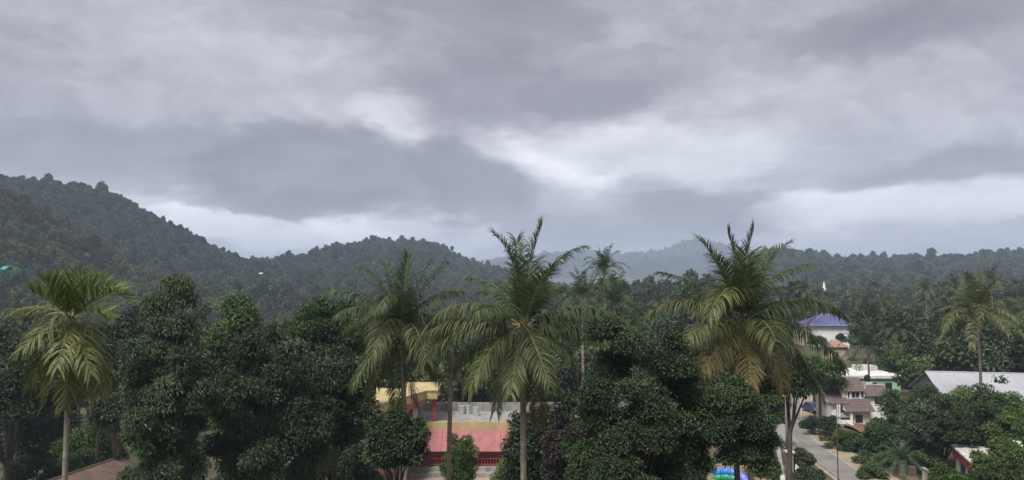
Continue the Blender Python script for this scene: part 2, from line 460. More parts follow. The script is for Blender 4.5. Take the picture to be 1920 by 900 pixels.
class Hill:
    def __init__(s, pts, D, base, back, tree, z0=0.0, rough=3.0, seed=1, edge=120):
        s.x, s.z = prof(pts, D, tree)
        s.D, s.base, s.back, s.z0, s.rough = D, base, back, z0, rough
        s.seed, s.edge = seed, edge
        r = np.random.default_rng(seed)
        s.w = [(r.uniform(0.5, 1.5) * 2 * np.pi / L, r.uniform(0, 2 * np.pi), r.uniform(0, 2 * np.pi), A)
               for L, A in ((260, 1.0), (140, 0.8), (75, 0.55), (38, 0.3)) for _ in range(2)]

    def h(s, x, y):
        x = np.asarray(x, float); y = np.asarray(y, float)
        zc = np.interp(x, s.x, s.z, left=s.z0 - 6, right=s.z0 - 6)
        up = np.clip((y - s.base) / (s.D - s.base), 0, 1)
        dn = np.clip((s.back - y) / (s.back - s.D), 0, 1)
        S = np.where(y <= s.D, up ** 1.15 * (1.0 - 0.12 * np.sin(np.pi * up)), dn * dn * (3 - 2 * dn))
        n = 0
        for k, ph, a, A in s.w:
            n = n + A * np.sin(k * (x * math.cos(a) + y * math.sin(a)) + ph)
        n = n * s.rough
        crest = np.clip(np.abs(y - s.D) / (0.25 * (s.D - s.base)), 0, 1)
        return s.z0 - 4 + (zc - s.z0 + 4) * S + n * (0.15 + 0.85 * crest) * np.clip(S * 3, 0, 1)

    def mesh(s, name, nx, ny, mat, label, hx=None):
        xs = np.linspace(s.x[0] if hx is None else hx[0], s.x[-1] if hx is None else hx[1], nx)
        ys = np.linspace(s.base, s.back, ny)
        X, Y = np.meshgrid(xs, ys)
        Z = s.h(X, Y)
        Z[0, :] = s.z0 - 2.2; Z[-1, :] = s.z0 - 2.2
        V_ = np.stack([X, Y, Z], -1).reshape(-1, 3)
        i = np.arange(ny - 1)[:, None] * nx; j = np.arange(nx - 1)[None, :]
        F_ = np.stack([i + j, i + j + 1, i + nx + j + 1, i + nx + j], -1).reshape(-1, 4)
        o = link(name, np_mesh(name, V_, [F_], smooth=True), mat)
        tag(o, label, 'hill', kind='structure')
        return o


hill_left = Hill([(-900, 330), (-500, 318), (-200, 312), (0, 326), (60, 330), (130, 338), (190, 348), (225, 372), (290, 412), (340, 442), (400, 472), (440, 486), (520, 500), (640, 525), (760, 560), (860, 610)], 650, 330, 1050, 9, rough=3.5, seed=3)
hill_spur = Hill([(-700, 350), (-300, 345), (-60, 350), (20, 358), (70, 388), (110, 420), (170, 455), (240, 500), (330, 535), (430, 560), (560, 600), (640, 640)], 430, 190, 560, 8, rough=2.5, seed=5)
hill_mid = Hill([(-300, 470), (150, 480), (420, 490), (480, 487), (560, 482), (620, 468), (700, 449), (760, 452), (830, 465), (870, 487), (960, 512), (1060, 540), (1180, 580)], 950, 430, 1500, 8, rough=4, seed=7)
hill_right = Hill([(1180, 590), (1300, 545), (1400, 500), (1450, 480), (1490, 480), (1530, 486), (1570, 497), (1640, 499), (1720, 492), (1800, 494), (1860, 483), (1920, 480), (2100, 470), (2600, 462), (2900, 500)], 1000, 420, 1500, 9, rough=4, seed=11)
rise_right = Hill([(930, 640), (1010, 575), (1100, 528), (1250, 522), (1400, 535), (1500, 548), (1600, 552), (1700, 548), (1800, 535), (1900, 520), (2050, 505), (2400, 500), (2700, 560)], 335, 150, 520, 14, rough=1.2, seed=13)
far_range = Hill([(300, 520), (600, 512), (880, 502), (1000, 488), (1050, 482), (1090, 480), (1150, 486), (1200, 484), (1245, 478), (1285, 464), (1320, 457), (1345, 463), (1380, 476), (1440, 484), (1560, 492), (1800, 500), (2200, 505), (2600, 520)], 3700, 2300, 5600, 0, rough=11, seed=17)

# one ground sheet to the horizon
gx = np.concatenate([np.linspace(-6500, -300, 22), np.linspace(-280, 280, 113), np.linspace(300, 6500, 22)])
gy = np.concatenate([np.linspace(-300, -20, 8), np.linspace(0, 400, 81), np.linspace(450, 6900, 24)])


def gz(x, y):
    """ground level near the camera: almost flat, a little uneven away from road and court"""
    return -0.03 + 0.0 * x


GX, GY = np.meshgrid(gx, gy)
GZ = -0.06 + 0.05 * np.sin(GX * 0.31) * np.sin(GY * 0.23)
nx, ny = len(gx), len(gy)
i = np.arange(ny - 1)[:, None] * nx; j = np.arange(nx - 1)[None, :]
go = link('ground', np_mesh('ground', np.stack([GX, GY, GZ], -1).reshape(-1, 3), [np.stack([i + j, i + j + 1, i + nx + j + 1, i + nx + j], -1).reshape(-1, 4)], smooth=True), M['ground'])
tag(go, 'brown and green ground at the foot of the trees', 'ground', kind='structure')

hill_left.mesh('hill', 110, 60, M['hill_soil'], 'tall wooded hill on the left with a long slope falling right')
hill_spur.mesh('hill', 90, 50, M['hill_soil'], 'nearer greener spur at the foot of the left hill')
hill_mid.mesh('hill', 110, 60, M['hill_soil'], 'rounded wooded hill in the middle distance')
hill_right.mesh('hill', 110, 60, M['hill_soil'], 'long low wooded ridge along the right horizon')
rise_right.mesh('hill', 90, 50, M['hill_soil'], 'gentle palm covered rise behind the houses on the right')
far_range.mesh('mountain', 300, 120, M['far_wood'], 'blue hazy mountain range with a pointed peak on the horizon')
HILLS = [hill_left, hill_spur, hill_mid, hill_right, rise_right]


def terrain(x, y):
    z = -0.06
    for hl in HILLS:
        if hl.base <= y <= hl.back:
            z = max(z, float(hl.h(x, y)))
    return z


# ------------------------------------------------------------------ foliage builders
def leaf_cloud(P, D, Nn, L, Wd, fold=0.25, r=None):
    n = len(P)
    D = unit(D)
    S = unit(np.cross(D, Nn))
    Nn = np.cross(S, D)
    L = np.broadcast_to(np.asarray(L, float), (n,))[:, None]
    Wd = np.broadcast_to(np.asarray(Wd, float), (n,))[:, None]
    mid = P + D * L * 0.45
    V_ = np.stack([P, mid - S * Wd * 0.5 + Nn * Wd * fold, P + D * L - Nn * L * 0.12, mid + S * Wd * 0.5 + Nn * Wd * fold], 1).reshape(-1, 3)
    k = np.arange(n)[:, None] * 4
    F_ = np.concatenate([k + np.array([[0, 2, 1]]), k + np.array([[0, 3, 2]])])
    return V_, F_


def rand_dirs(r, n):
    return unit(r.normal(size=(n, 3)))


def crown_points(r, clumps, n, shell=(0.72, 1.06), low=-0.55, flat=0.8):
    c = clumps[:, :3]; rad = clumps[:, 3]
    pick = r.choice(len(clumps), n, p=rad ** 2 / np.sum(rad ** 2))
    dd = rand_dirs(r, int(n))
    bad = dd[:, 2] < low
    dd[bad, 2] *= -1
    q = rad[pick][:, None] * r.uniform(shell[0], shell[1], n)[:, None] * dd
    q[:, 2] *= flat
    return c[pick] + q, dd, pick


def make_crown(r, clumps, n, L, Wd, droop=0.2, fold=0.25, core=0.25, low=-0.55, flat=0.8):
    P, dd, pick = crown_points(r, clumps, n, low=low, flat=flat)
    D = dd * 0.55 + rand_dirs(r, n) * 0.75 + np.array([0, 0, -droop])
    Nn = unit(dd * 0.6 + np.array([0, 0, 0.75]) + rand_dirs(r, n) * 0.45)
    sz = r.uniform(0.65, 1.3, n)
    V1, F1 = leaf_cloud(P, D, Nn, L * sz, Wd * sz, fold)
    cl = r.uniform(0, 1, len(clumps))
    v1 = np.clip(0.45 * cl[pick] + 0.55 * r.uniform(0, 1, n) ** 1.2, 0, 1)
    # leaves further inside, larger and fewer: added to block light, shade painted into colour
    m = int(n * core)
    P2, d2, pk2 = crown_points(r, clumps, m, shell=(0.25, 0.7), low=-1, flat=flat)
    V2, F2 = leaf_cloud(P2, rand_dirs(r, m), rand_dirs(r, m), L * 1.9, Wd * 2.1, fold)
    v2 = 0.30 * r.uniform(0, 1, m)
    return np.concatenate([V1, V2]), np.concatenate([F1, F2 + len(V1)]), np.repeat(np.concatenate([v1, v2]), 4)


def ellipsoid_clumps(r, K, rx, ry, rz, cz, crad, inner=0.5, zmin=-0.8, lobes=0.0):
    pts = []
    while len(pts) < K:
        d = rand_dirs(r, 1)[0]
        if d[2] < zmin: continue
        k = r.uniform(inner, 1.0)
        k *= 1 + lobes * math.sin(3 * math.atan2(d[1], d[0]) + 2.1 * d[2] + pts.__len__() * 0.01)
        rr = crad * r.uniform(0.7, 1.35)
        p = d * k * np.array([max(rx - rr * .7, .2), max(ry - rr * .7, .2), max(rz - rr * .6, .2)])
        pts.append([p[0], p[1], p[2] + cz, rr])
    return np.array(pts)


def limb_tubes(r, base_r, fork_z, clumps, n_limbs, lean=(0, 0), sides=6, wig=0.25):
    """a tapered trunk that forks, limbs that reach the leaf clumps"""
    top = np.array([lean[0], lean[1], fork_z])
    mids = np.array([0, 0, 0]) + (top - 0) * np.array([[0], [0.12], [0.5], [1.0]])
    mids[2, :2] += r.normal(0, wig * 0.3, 2)
    tubes = [tube_np(mids, [base_r * 1.35, base_r, base_r * 0.85, base_r * 0.72], sides + 2)]
    idx = r.choice(len(clumps), min(n_limbs, len(clumps)), replace=False)
    for k in idx:
        c = clumps[k, :3]
        L = np.linalg.norm(c - top)
        m = top + (c - top) * 0.5 + np.array([0, 0, 0.12 * L]) + r.normal(0, wig, 3) * 0.6
        q = top + (c - top) * 0.22 + r.normal(0, wig, 3) * 0.2
        rr = base_r * r.uniform(0.28, 0.5)
        tubes.append(tube_np([top - np.array([0, 0, base_r * 0.4]), q, m, c], [rr, rr * 0.85, rr * 0.55, rr * 0.18], sides))
    return merge_tubes(tubes)


def mesh_tree(name, leaf, bark, label, cat, loc, r, clumps, n, L, Wd, base_r, fork_z, n_limbs=14, droop=0.2, lean=(0, 0), group=None, low=-0.55, flat=0.8, core=0.25, fold=0.25):
    t = empty(name, loc)
    tag(t, label, cat, group)
    V_, F_, v_ = make_crown(r, clumps, n, L, Wd, droop, fold=fold, low=low, flat=flat, core=core)
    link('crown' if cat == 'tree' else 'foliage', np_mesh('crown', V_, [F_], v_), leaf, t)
    V_, F_ = limb_tubes(r, base_r, fork_z, clumps, n_limbs, lean)
    link('trunk' if cat == 'tree' else 'stems', np_mesh('trunk', V_, [F_], smooth=True), bark, t)
    return t


def px_tree(label, cx, top, width, d, crown_px, leaf, seed, n=16000, L=0.26, Wd=0.11, K=46, crad=0.30, droop=0.2, bark='bark', base_r=0.22, name='tree', cat='tree', zmin=-0.8, inner=0.45, depth_ratio=0.9, n_limbs=14, low=-0.55, lobes=0.0, fork=None, group=None, ground=0.0, flat=0.8, core=0.25):
    """a tree whose crown spans the given pixels at depth d and whose trunk stands on the ground"""
    r = np.random.default_rng(seed)
    pt = W(cx, top, d)
    s = d / F
    rx, rz = width * s * 0.5, crown_px * s * 0.5
    cz = pt.z - rz - ground
    cl = ellipsoid_clumps(r, K, rx, rx * depth_ratio, rz, cz, min(rx, rz) * crad, inner, zmin, lobes)
    fz = max(cz - rz * 0.55, 0.25) if fork is None else fork
    return mesh_tree(name, M[leaf], M[bark], label, cat, (pt.x, d, ground - 0.05), r, cl, n, L, Wd, base_r, fz, n_limbs, droop, group=group, low=low, flat=flat, core=core)


# ---- palms
def frond_mesh(pts, n_leaf, leaf_len, leaf_w, hang, r, fwd=0.55, start=0.10, seg=4, lift=0.2, jit=0.16):
    """pts: curve of the midrib (m,3) ; leaflets in two rows that droop. returns (leaf V,F,var),(rib V,F)"""
    pts = np.asarray(pts, float)
    d = np.concatenate([[0], np.cumsum(np.linalg.norm(np.diff(pts, axis=0), axis=1))])
    tt = np.sort(np.clip(np.linspace(start, 0.995, n_leaf) + r.normal(0, 0.5 / n_leaf, n_leaf), start, 0.998))

    def at(t):
        return np.stack([np.interp(t * d[-1], d, pts[:, k]) for k in range(3)], -1)
    B = at(tt)
    T = unit(at(np.minimum(tt + 0.02, 1)) - at(np.maximum(tt - 0.02, 0)))
    up = np.array([0, 0, 1.0])
    S = np.cross(T, up)
    ln = np.linalg.norm(S, axis=1, keepdims=True)
    S = np.where(ln < 0.2, unit(S + np.array([0.3, 0.1, 0])), S / (ln + 1e-9))
    Nn = unit(np.cross(S, T))
    Vs, Fs, vs, k = [], [], [], 0
    env = np.maximum(np.sin(np.pi * np.clip(0.16 + tt * 0.80, 0, 1)) ** 0.6, 0.6)
    for side in (-1, 1):
        m = n_leaf
        L = leaf_len * env * r.uniform(0.82, 1.12, m)
        D0 = unit(S * side + T * (fwd + 0.9 * tt[:, None] ** 4) + Nn * lift + r.normal(0, jit, (m, 3)))
        P = B.copy()
        h = (hang * 1.5 * r.uniform(0.55, 1.45, m))[:, None]
        wv = unit(T + r.normal(0, 0.12, (m, 3)))
        rows = []
        D = D0
        for q in range(seg + 1):
            f = q / seg
            w = leaf_w * (1.0 if q < seg - 1 else (0.7 if q == seg - 1 else 0.06)) * (0.55 if q == 0 else 1)
            rows.append(np.stack([P - wv * w * 0.5, P + wv * w * 0.5], 1))
            P = P + D * (L / seg)[:, None]
            D = unit(D + np.array([0, 0, -1.0]) * h * (0.5 + f) / seg * 2.0)
            wv = unit(wv - D * np.sum(wv * D, axis=1, keepdims=True))
        R = np.stack(rows, 1)                     # m, seg+1, 2, 3
        Vv = R.reshape(-1, 3)
        base = (np.arange(m) * (seg + 1) * 2)[:, None]
        st = (np.arange(seg) * 2)[None, :]
        b0 = base + st
        Fq = np.stack([b0, b0 + 1, b0 + 3, b0 + 2], -1).reshape(-1, 4)
        Vs.append(Vv); Fs.append(Fq + k); k += len(Vv)
        vs.append(np.repeat(np.clip(r.uniform(0.1, 0.9, m) + 0.15 * side * 0, 0, 1), (seg + 1) * 2))
    Lv, Lf, va = np.concatenate(Vs), np.concatenate(Fs), np.concatenate(vs)
    rr = np.interp(np.linspace(0, 1, len(pts)), [0, 0.12, 1], [0.05, 0.03, 0.006]) * (d[-1] / 4.5)
    return (Lv, Lf, va), tube_np(pts, rr, 5)


def bez(a, b, c, n=12):
    t = np.linspace(0, 1, n)[:, None]
    a, b, c = (np.asarray(tuple(q), float) for q in (a, b, c))
    return (1 - t) ** 2 * a + 2 * t * (1 - t) * b + t * t * c


def through(a, m, c, n=12):
    """curve from a to c that passes m half way"""
    a, m, c = (np.asarray(tuple(q), float) for q in (a, m, c))
    return bez(a, 2 * m - 0.5 * (a + c), c, n)


def palm_trunk(parent, base, top, r0, r1, mat, rings=0.16, bulge=0.35, bend=0.4):
    n = 46
    base, top = np.asarray(tuple(base), float), np.asarray(tuple(top), float)
    mid = (base + top) / 2 + np.array([bend, 0, 0])
    P = bez(base, mid, top, n)
    t = np.linspace(0, 1, n)
    R = r0 + (r1 - r0) * t + bulge * r0 * np.exp(-t * 14)
    R = R * (1 + 0.05 * (np.arange(n) % 2))
    V_, F_ = tube_np(P, R, 10)
    return link('trunk', np_mesh('trunk', V_, [F_], smooth=True), mat, parent)


def posed_palm(name, label, centre, d, base_xy, fronds, seed, L=4.3, leaf_len=1.10, leaf_w=0.038, n_leaf=92, trunk_r=(0.17, 0.12), nuts=8, trunk_mat='palm_bark', fibre=True, bend=0.4, jit=0.16):
    """fronds: (mid px, tip px, depth sign -1 towards the viewer +1 away, hang, material)"""
    r = np.random.default_rng(seed)
    c = W(centre[0], centre[1], d)
    base = Vector((base_xy[0], base_xy[1], -0.1))
    t = empty(name, base)
    tag(t, label, 'palm tree')
    off = base

    def loc(p): return np.asarray(tuple(p)) - np.asarray(tuple(off))
    palm_trunk(t, (0, 0, 0), loc(c) + np.array([0, 0, -0.15]), trunk_r[0], trunk_r[1], M[trunk_mat], bend=bend)
    fill = []
    for q in range(7 if nuts else 0):
        a_ = math.radians(-165 + 150 * (q + 0.5) / 7 * 1.2 + r.uniform(-10, 10))
        R_ = L * F / d * 0.62
        up_ = -math.sin(a_)
        tip = (centre[0] + R_ * math.cos(a_), centre[1] - R_ * up_ * 0.85 + 10)
        fill.append(((centre[0] + 0.55 * R_ * math.cos(a_), centre[1] - 0.62 * R_ * up_), tip, 1, 0.6 if up_ > 0.5 else 1.0, 'palm_green'))
    for mid, tip, sgn, hang, mt_ in list(fronds) + fill:
        flat_len = (W(tip[0], tip[1], d) - c).length
        dep = sgn * math.sqrt(max((L * 0.92) ** 2 - flat_len ** 2, 0.05)) if sgn else 0.0
        tp = W(tip[0], tip[1], d + dep)
        mp = W(mid[0], mid[1], d + dep * 0.5)
        a = c + Vector(((mid[0] - centre[0]) * 0.0012, dep * 0.03, 0.02))
        P = through(loc(a), loc(mp), loc(tp), 14)
        (Lv, Lf, va), (Rv, Rf) = frond_mesh(P, n_leaf, leaf_len * (1.0 + 0.25 * (hang > 1.0)), leaf_w * (1.0 + 0.2 * (hang > 1.0)), hang, r, fwd=max(0.45, 1.25 - 0.6 * hang), lift=1.0 if hang < 0.2 else (0.55 if hang < 0.7 else 0.15), jit=jit)
        f = link('frond', np_mesh('frond', Lv, [Lf], va), M[mt_], t)
        link('midrib', np_mesh('midrib', Rv, [Rf], smooth=True), M['midrib'], f)
    if fibre:
        V_, F_ = tube_np(np.array([loc(c) + np.array([0, 0, z]) for z in (-0.75, -0.5, -0.2, 0.05, 0.25)]), [trunk_r[1] * 1.05, trunk_r[1] * 1.6, trunk_r[1] * 2.0, trunk_r[1] * 1.6, trunk_r[1] * 0.5], 10)
        link('crown_fibre', np_mesh('crown_fibre', V_, [F_], smooth=True), M['fibre'], t)
    for q in range(nuts):
        a = r.uniform(0, 2 * np.pi)
        p = loc(c) + np.array([0.34 * math.cos(a), 0.34 * math.sin(a), -0.42 - 0.3 * r.uniform()])
        mb = MB()
        n_ = 6
        prof_ = [(0.02, -0.15), (0.09, -0.10), (0.125, 0.0), (0.10, 0.09), (0.03, 0.14)]
        vs, fs = [], []
        for rr, zz in prof_:
            for s_ in range(n_):
                an = 2 * np.pi * s_ / n_
                vs.append((p[0] + rr * math.cos(an), p[1] + rr * math.sin(an), p[2] + zz))
        for i_ in range(len(prof_) - 1):
            for s_ in range(n_):
                fs.append((i_ * n_ + s_, i_ * n_ + (s_ + 1) % n_, (i_ + 1) * n_ + (s_ + 1) % n_, (i_ + 1) * n_ + s_))
        mb.add(vs, fs)
        mb.build('coconut', M['coconut'], t, smooth=True)
    return t


def palm_crown_np(r, L=3.6, n_frond=22, n_leaf=34, leaf_len=0.85, leaf_w=0.065, seg=3):
    Ls, Fs, vs, k = [], [], [], 0
    for q in range(n_frond):
        az = q * 2.399 + r.uniform(-0.2, 0.2)
        el = math.radians(np.interp(q, [0, n_frond * 0.35, n_frond], [78, 35, -38]) + r.uniform(-8, 8))
        le = L * r.uniform(0.85, 1.1)
        dirh = np.array([math.cos(az), math.sin(az), 0])
        tip = dirh * le * math.cos(el) * 0.95 + np.array([0, 0, le * (math.sin(el) - 0.28 * math.cos(el))])
        mid = dirh * le * 0.5 * math.cos(el) + np.array([0, 0, le * 0.5 * math.sin(el) + 0.10 * le])
        (Lv, Lf, va), (Rv, Rf) = frond_mesh(through((0, 0, 0), mid, tip, 8), n_leaf, leaf_len, leaf_w, 0.55 if el > 0.2 else 1.1, r, seg=seg)
        age = np.interp(q, [0, n_frond], [0.0, 0.55])
        Ls += [Lv, Rv]; Fs += [Lf + k, Rf + k + len(Lv)]; k += len(Lv) + len(Rv)
        vs += [np.clip(va * 0.45 + age, 0, 1), np.full(len(Rv), 0.95)]
    return np.concatenate(Ls), np.concatenate(Fs), np.concatenate(vs)

# ------------------------------------------------------------------ road, court, walls
def strip(name, left, right, z, mat, label, cat='road', parent=None):
    V_ = []
    for a, b in zip(left, right):
        V_ += [(a[0], a[1], z), (b[0], b[1], z)]
    F_ = np.array([(2 * q, 2 * q + 1, 2 * q + 3, 2 * q + 2) for q in range(len(left) - 1)])
    o = link(name, np_mesh(name, np.array(V_), [F_]), mat, parent)
    if label: tag(o, label, cat, kind='structure')
    return o


def smooth_line(pts, n=40):
    pts = np.array(pts, float)
    t = np.linspace(pts[0, 1], pts[-1, 1], n)
    x = np.interp(t, pts[:, 1], pts[:, 0])
    k = np.ones(5) / 5
    xs = np.convolve(np.pad(x, 2, mode='edge'), k, 'valid')
    return np.stack([xs, t], 1)


road_r = smooth_line([(32.5, 30), (35.2, 62), (36.8, 79), (38.1, 93.5), (40.0, 104), (43.8, 114), (48.4, 126), (52.3, 137), (57, 150)])
road_l = smooth_line([(28.9, 30), (31.6, 62), (33.7, 79), (34.9, 93.5), (37.2, 104), (41.2, 114), (46.0, 126), (49.8, 137), (54, 150)])
sh_r = smooth_line([(35.5, 30), (38.4, 62), (39.6, 79), (40.4, 93.5), (41.2, 104), (45.5, 114), (50.6, 126), (54.3, 137), (59, 150)])
sh_l = smooth_line([(28.3, 30), (31.0, 62), (33.0, 79), (33.6, 91), (32.2, 97), (33.6, 106), (40.4, 114), (45.2, 126), (49.0, 137), (53.5, 150)])
strip('road_shoulder', sh_l, sh_r, 0.014, M['sand'], 'pale sandy shoulder along both sides of the lane', 'road')
strip('road', road_l, road_r, 0.024, M['asphalt'], 'grey asphalt lane running past the tiled house')
strip('edge_line', road_r - np.array([0.22, 0]), road_r - np.array([0.10, 0]), 0.029, M['white_line'], 'worn pale edge line painted along the lane', 'marking')
apron = [(33.0, 95), (33.0, 106)], [(37.0, 95), (38.0, 106)]
strip('concrete_apron', smooth_line([(31.5, 93), (31.2, 107)], 6), smooth_line([(35.4, 93), (38.6, 107)], 6), 0.034, M['concrete'], 'grey concrete apron beside the lane at the gate', 'pavement')
# kerb on the near side
kb = MB()
for q in range(len(road_l) - 1):
    a, b = road_l[q], road_l[q + 1]
    if a[1] > 92: break
    kb.slab([(a[0] - 0.22, a[1], 0.13), (a[0] - 0.04, a[1], 0.13), (b[0] - 0.04, b[1], 0.13), (b[0] - 0.22, b[1], 0.13)], 0.2)
tag(kb.build('kerb', M['concrete']), 'low concrete kerb between the lane and the bank', 'kerb', kind='structure')
strip('courtyard', [(-15, 52), (-13, 79.5)], [(10, 52), (22, 79.5)], 0.012, M['court_soil'], 'peach coloured earth court in front of the pink building', 'courtyard')
strip('play_yard', [(12, 60), (12, 84)], [(24, 60), (30, 84)], 0.020, M['ochre_soil'], 'ochre earth yard around the blue inflatable', 'yard')

# boundary wall and gate pillar
bw = empty('boundary_wall', (24.3, 68, 0))
tag(bw, 'grey concrete boundary wall with a flat coping beside the lane', 'wall')
u = Vector((6.5, 20, 0)).normalized(); nn = Vector((u.y, -u.x, 0))
def wall_run(a, L, th, z0, z1):
    m = MB()
    o = Vector((0, 0, 0))
    q = [a + u * 0 - nn * th, a + u * 0 + nn * th, a + u * L + nn * th, a + u * L - nn * th]
    m.add([(p.x, p.y, z0) for p in q] + [(p.x, p.y, z1) for p in q], [(0, 3, 2, 1), (4, 5, 6, 7), (0, 1, 5, 4), (1, 2, 6, 5), (2, 3, 7, 6), (3, 0, 4, 7)])
    return m
for k in range(7):
    wall_run(u * (k * 3.6 - 4.0), 3.58, 0.12, 0, 1.88).build('wall_panel', M['concrete'], bw)
    wall_run(u * (k * 3.6 - 4.0), 3.57, 0.20, 1.883, 2.02).build('coping', M['dirty_white'] if k == 1 else M['concrete'], bw)
gp = empty('gate_pillar', (28.9, 79, 0))
tag(gp, 'square grey gate pillar with a pale flat cap', 'pillar')
MB().box(-0.32, 0.32, -0.32, 0.32, 0, 2.3).build('shaft', M['concrete'], gp, bevel=0.02)
MB().box(-0.46, 0.46, -0.46, 0.46, 2.303, 2.52).build('cap', M['dirty_white'], gp, bevel=0.03)
gp2 = empty('board', (29.25, 78.2, 0))
tag(gp2, 'tilted white notice board leaning below the gate pillar', 'board')
MB().slab([(0, 0, 1.35), (0.75, -0.25, 0.55), (0.42, -0.25, 0.0), (-0.08, 0, 0.75)][::-1], 0.03).build('panel', M['white_plastic'], gp2)
for q in range(3):
    t0 = 0.2 + q * 0.23
    a = Vector((0, 0, 1.35)).lerp(Vector((-0.08, 0, 0.75)), t0); b = Vector((0.75, -0.25, 0.55)).lerp(Vector((0.42, -0.25, 0.0)), t0)
    a2, b2 = a.lerp(b, 0.18) + Vector((-0.01, -0.04, 0.01)), a.lerp(b, 0.8) + Vector((-0.01, -0.04, 0.01))
    MB().tube([a2, b2], 0.018, 4).build('faded_line', M['metal'], gp2)

# utility poles and stems beside the lane
def pole(label, px, py_top, d, r0, mat, name='utility_pole', arm=False, ground=0.0):
    top = W(px, py_top, d)
    t = empty(name, (top.x, d, 0)); tag(t, label, 'pole')
    MB().tube([(0, 0, -0.05), (0.0, 0, top.z * 0.5), (0.02, 0, top.z)], [r0, r0 * 0.85, r0 * 0.7], 8).build('shaft', M[mat], t, smooth=True)
    if arm:
        MB().box(-0.8, 0.8, -0.05, 0.05, top.z - 0.45, top.z - 0.35).build('crossarm', M[mat], t)
        for x in (-0.7, 0, 0.7):
            MB().tube([(x, 0, top.z - 0.35), (x, 0, top.z - 0.2)], [0.05, 0.04], 6).build('insulator', M['white_plastic'], t)
    return t
pole('grey concrete utility pole beside the forked tree', 1473, 715, 88, 0.16, 'concrete', arm=True)
pole('thin rusty pole standing before the tiled house', 1568, 752, 77, 0.055, 'rust_pole', 'thin_pole')
pole('short thin rusty stake at the bottom edge beside the lane', 1612, 848, 77, 0.05, 'rust_pole', 'thin_pole')

# ------------------------------------------------------------------ pink and yellow building
tb = empty('temple_building', (-9.6, 81, 0))
tag(tb, 'long pink and yellow painted building around an earth court', 'building')
def tr(pts):      # left wing frame: local X along the wing, local Y out to the court
    ux, uy = Vector((-0.361, -0.932, 0)), Vector((0.932, -0.361, 0))
    return [tuple(ux * p[0] + uy * p[1] + Vector((0, 0, p[2]))) for p in pts]
def wing_box(x0, x1, y0, y1, z0, z1):
    m = MB().box(x0, x1, y0, y1, z0, z1)
    m.v = tr(m.v)
    m.f = [f[::-1] for f in m.f] if False else m.f
    return m
def wing_slab(q, t):
    m = MB().slab(q, t); m.v = tr(m.v); return m
MB().box(-2, 30, -2.2, 7.0, 0, 0.86).build('plinth', M['concrete'], tb)
MB().box(-1, 29.5, -3.0, -2.21, 0, 0.43).build('step', M['concrete'], tb)
MB().box(-1.5, 30, 2.0, 6.5, 0.862, 4.9).build('wall', M['peach_wall'], tb)
MB().box(-1.2, 30.2, -0.05, 0.12, 4.25, 5.12).build('fascia', M['yellow_paint'], tb)
for k in range(10):
    MB().slab([(-0.9 + 3.1 * k, -2.3, 2.5), (2.17 + 3.1 * k, -2.3, 2.5), (2.17 + 3.1 * k, -0.06, 4.27), (-0.9 + 3.1 * k, -0.06, 4.27)], 0.09).build('awning_panel', M['pink_paint'], tb)
    MB().box(-0.4 + 3.1 * k, -0.15 + 3.1 * k, -2.1, -1.85, 0.862, 2.62).build('post', M['red_paint'], tb)
for k in range(40):
    MB().box(-0.2 + 0.30 * k, -0.12 + 0.30 * k, -1.8, -1.74, 0.95, 2.3).build('baluster', M['red_paint'], tb)
for z in (1.0, 1.6, 2.2):
    MB().box(-0.3, 11.9, -1.83, -1.71, z, z + 0.09).build('rail', M['red_paint'], tb)
MB().box(-1.5, 30, 0.12, 7.2, 4.91, 5.06).build('terrace_floor', M['concrete'], tb)
MB().box(-1.5, 30, 7.0, 7.2, 5.063, 6.05).build('terrace_parapet', M['concrete'], tb)
for x in (1.0, 7.0, 13.0):
    MB().box(x, x + 0.36, 0.4, 0.76, 5.063, 7.55).build('terrace_post', M['red_paint'], tb) if x < 2 else None
MB().box(-2.5, 1.55, -0.2, 6.0, 7.552, 8.4).build('roof_block', M['yellow_paint'], tb)
MB().box(-2.6, 1.7, -0.3, 6.1, 8.403, 8.52).build('roof_edge', M['yellow_paint'], tb)
# left wing
wing_box(0.5, 21, -6, -0.3, 0, 4.9).build('wing_wall', M['peach_wall'], tb)
wing_box(0, 21.2, -0.15, 0.05, 4.25, 5.1).build('wing_fascia', M['yellow_paint'], tb)
for k in range(7):
    wing_slab([(0.1 + 3 * k, 1.9, 2.6), (0.1 + 3 * k, 0.06, 4.27), (3.07 + 3 * k, 0.06, 4.27), (3.07 + 3 * k, 1.9, 2.6)][::1], 0.09).build('wing_awning_panel', M['pink_paint'], tb)
wing_box(0.5, 21, -6, -0.4, 4.92, 6.9).build('upper_wall', M['dirty_white'], tb)
wing_box(0.3, 17, -6.3, 0.3, 6.903, 7.55).build('upper_band', M['pink_paint'], tb)
wing_box(0.2, 17.1, -6.4, 0.4, 7.553, 8.35).build('upper_fascia', M['yellow_paint'], tb)
wing_box(0.1, 17.2, -6.5, 0.5, 8.353, 8.47).build('upper_roof', M['yellow_paint'], tb)
for k in range(5):
    wing_box(2 + 3.6 * k, 2.3 + 3.6 * k, -0.3, 0.0, 5.103, 6.9).build('wing_post', M['red_paint'], tb)
# water drums on the terrace
for k, (px, yy, lb) in enumerate(((866, 86.0, 'steel drum at the left end of the row on the grey terrace'), (893, 85.2, 'steel drum standing forward right of the others on the grey terrace'), (878, 86.3, 'steel drum at the back between the two others on the terrace'))):
    p = W(px, 765, yy)
    t = MB().tube([(0, 0, 0), (0, 0, 0.30), (0, 0, 0.32), (0, 0, 0.34), (0, 0, 0.60), (0, 0, 0.62), (0, 0, 0.64), (0, 0, 0.95)], [0.36, 0.36, 0.38, 0.36, 0.36, 0.38, 0.36, 0.36], 20).build('steel_drum', M['galvanised'], None, loc=(p.x, yy, 5.066), smooth=False)
    tag(t, lb, 'drum', 'steel drums on the terrace')

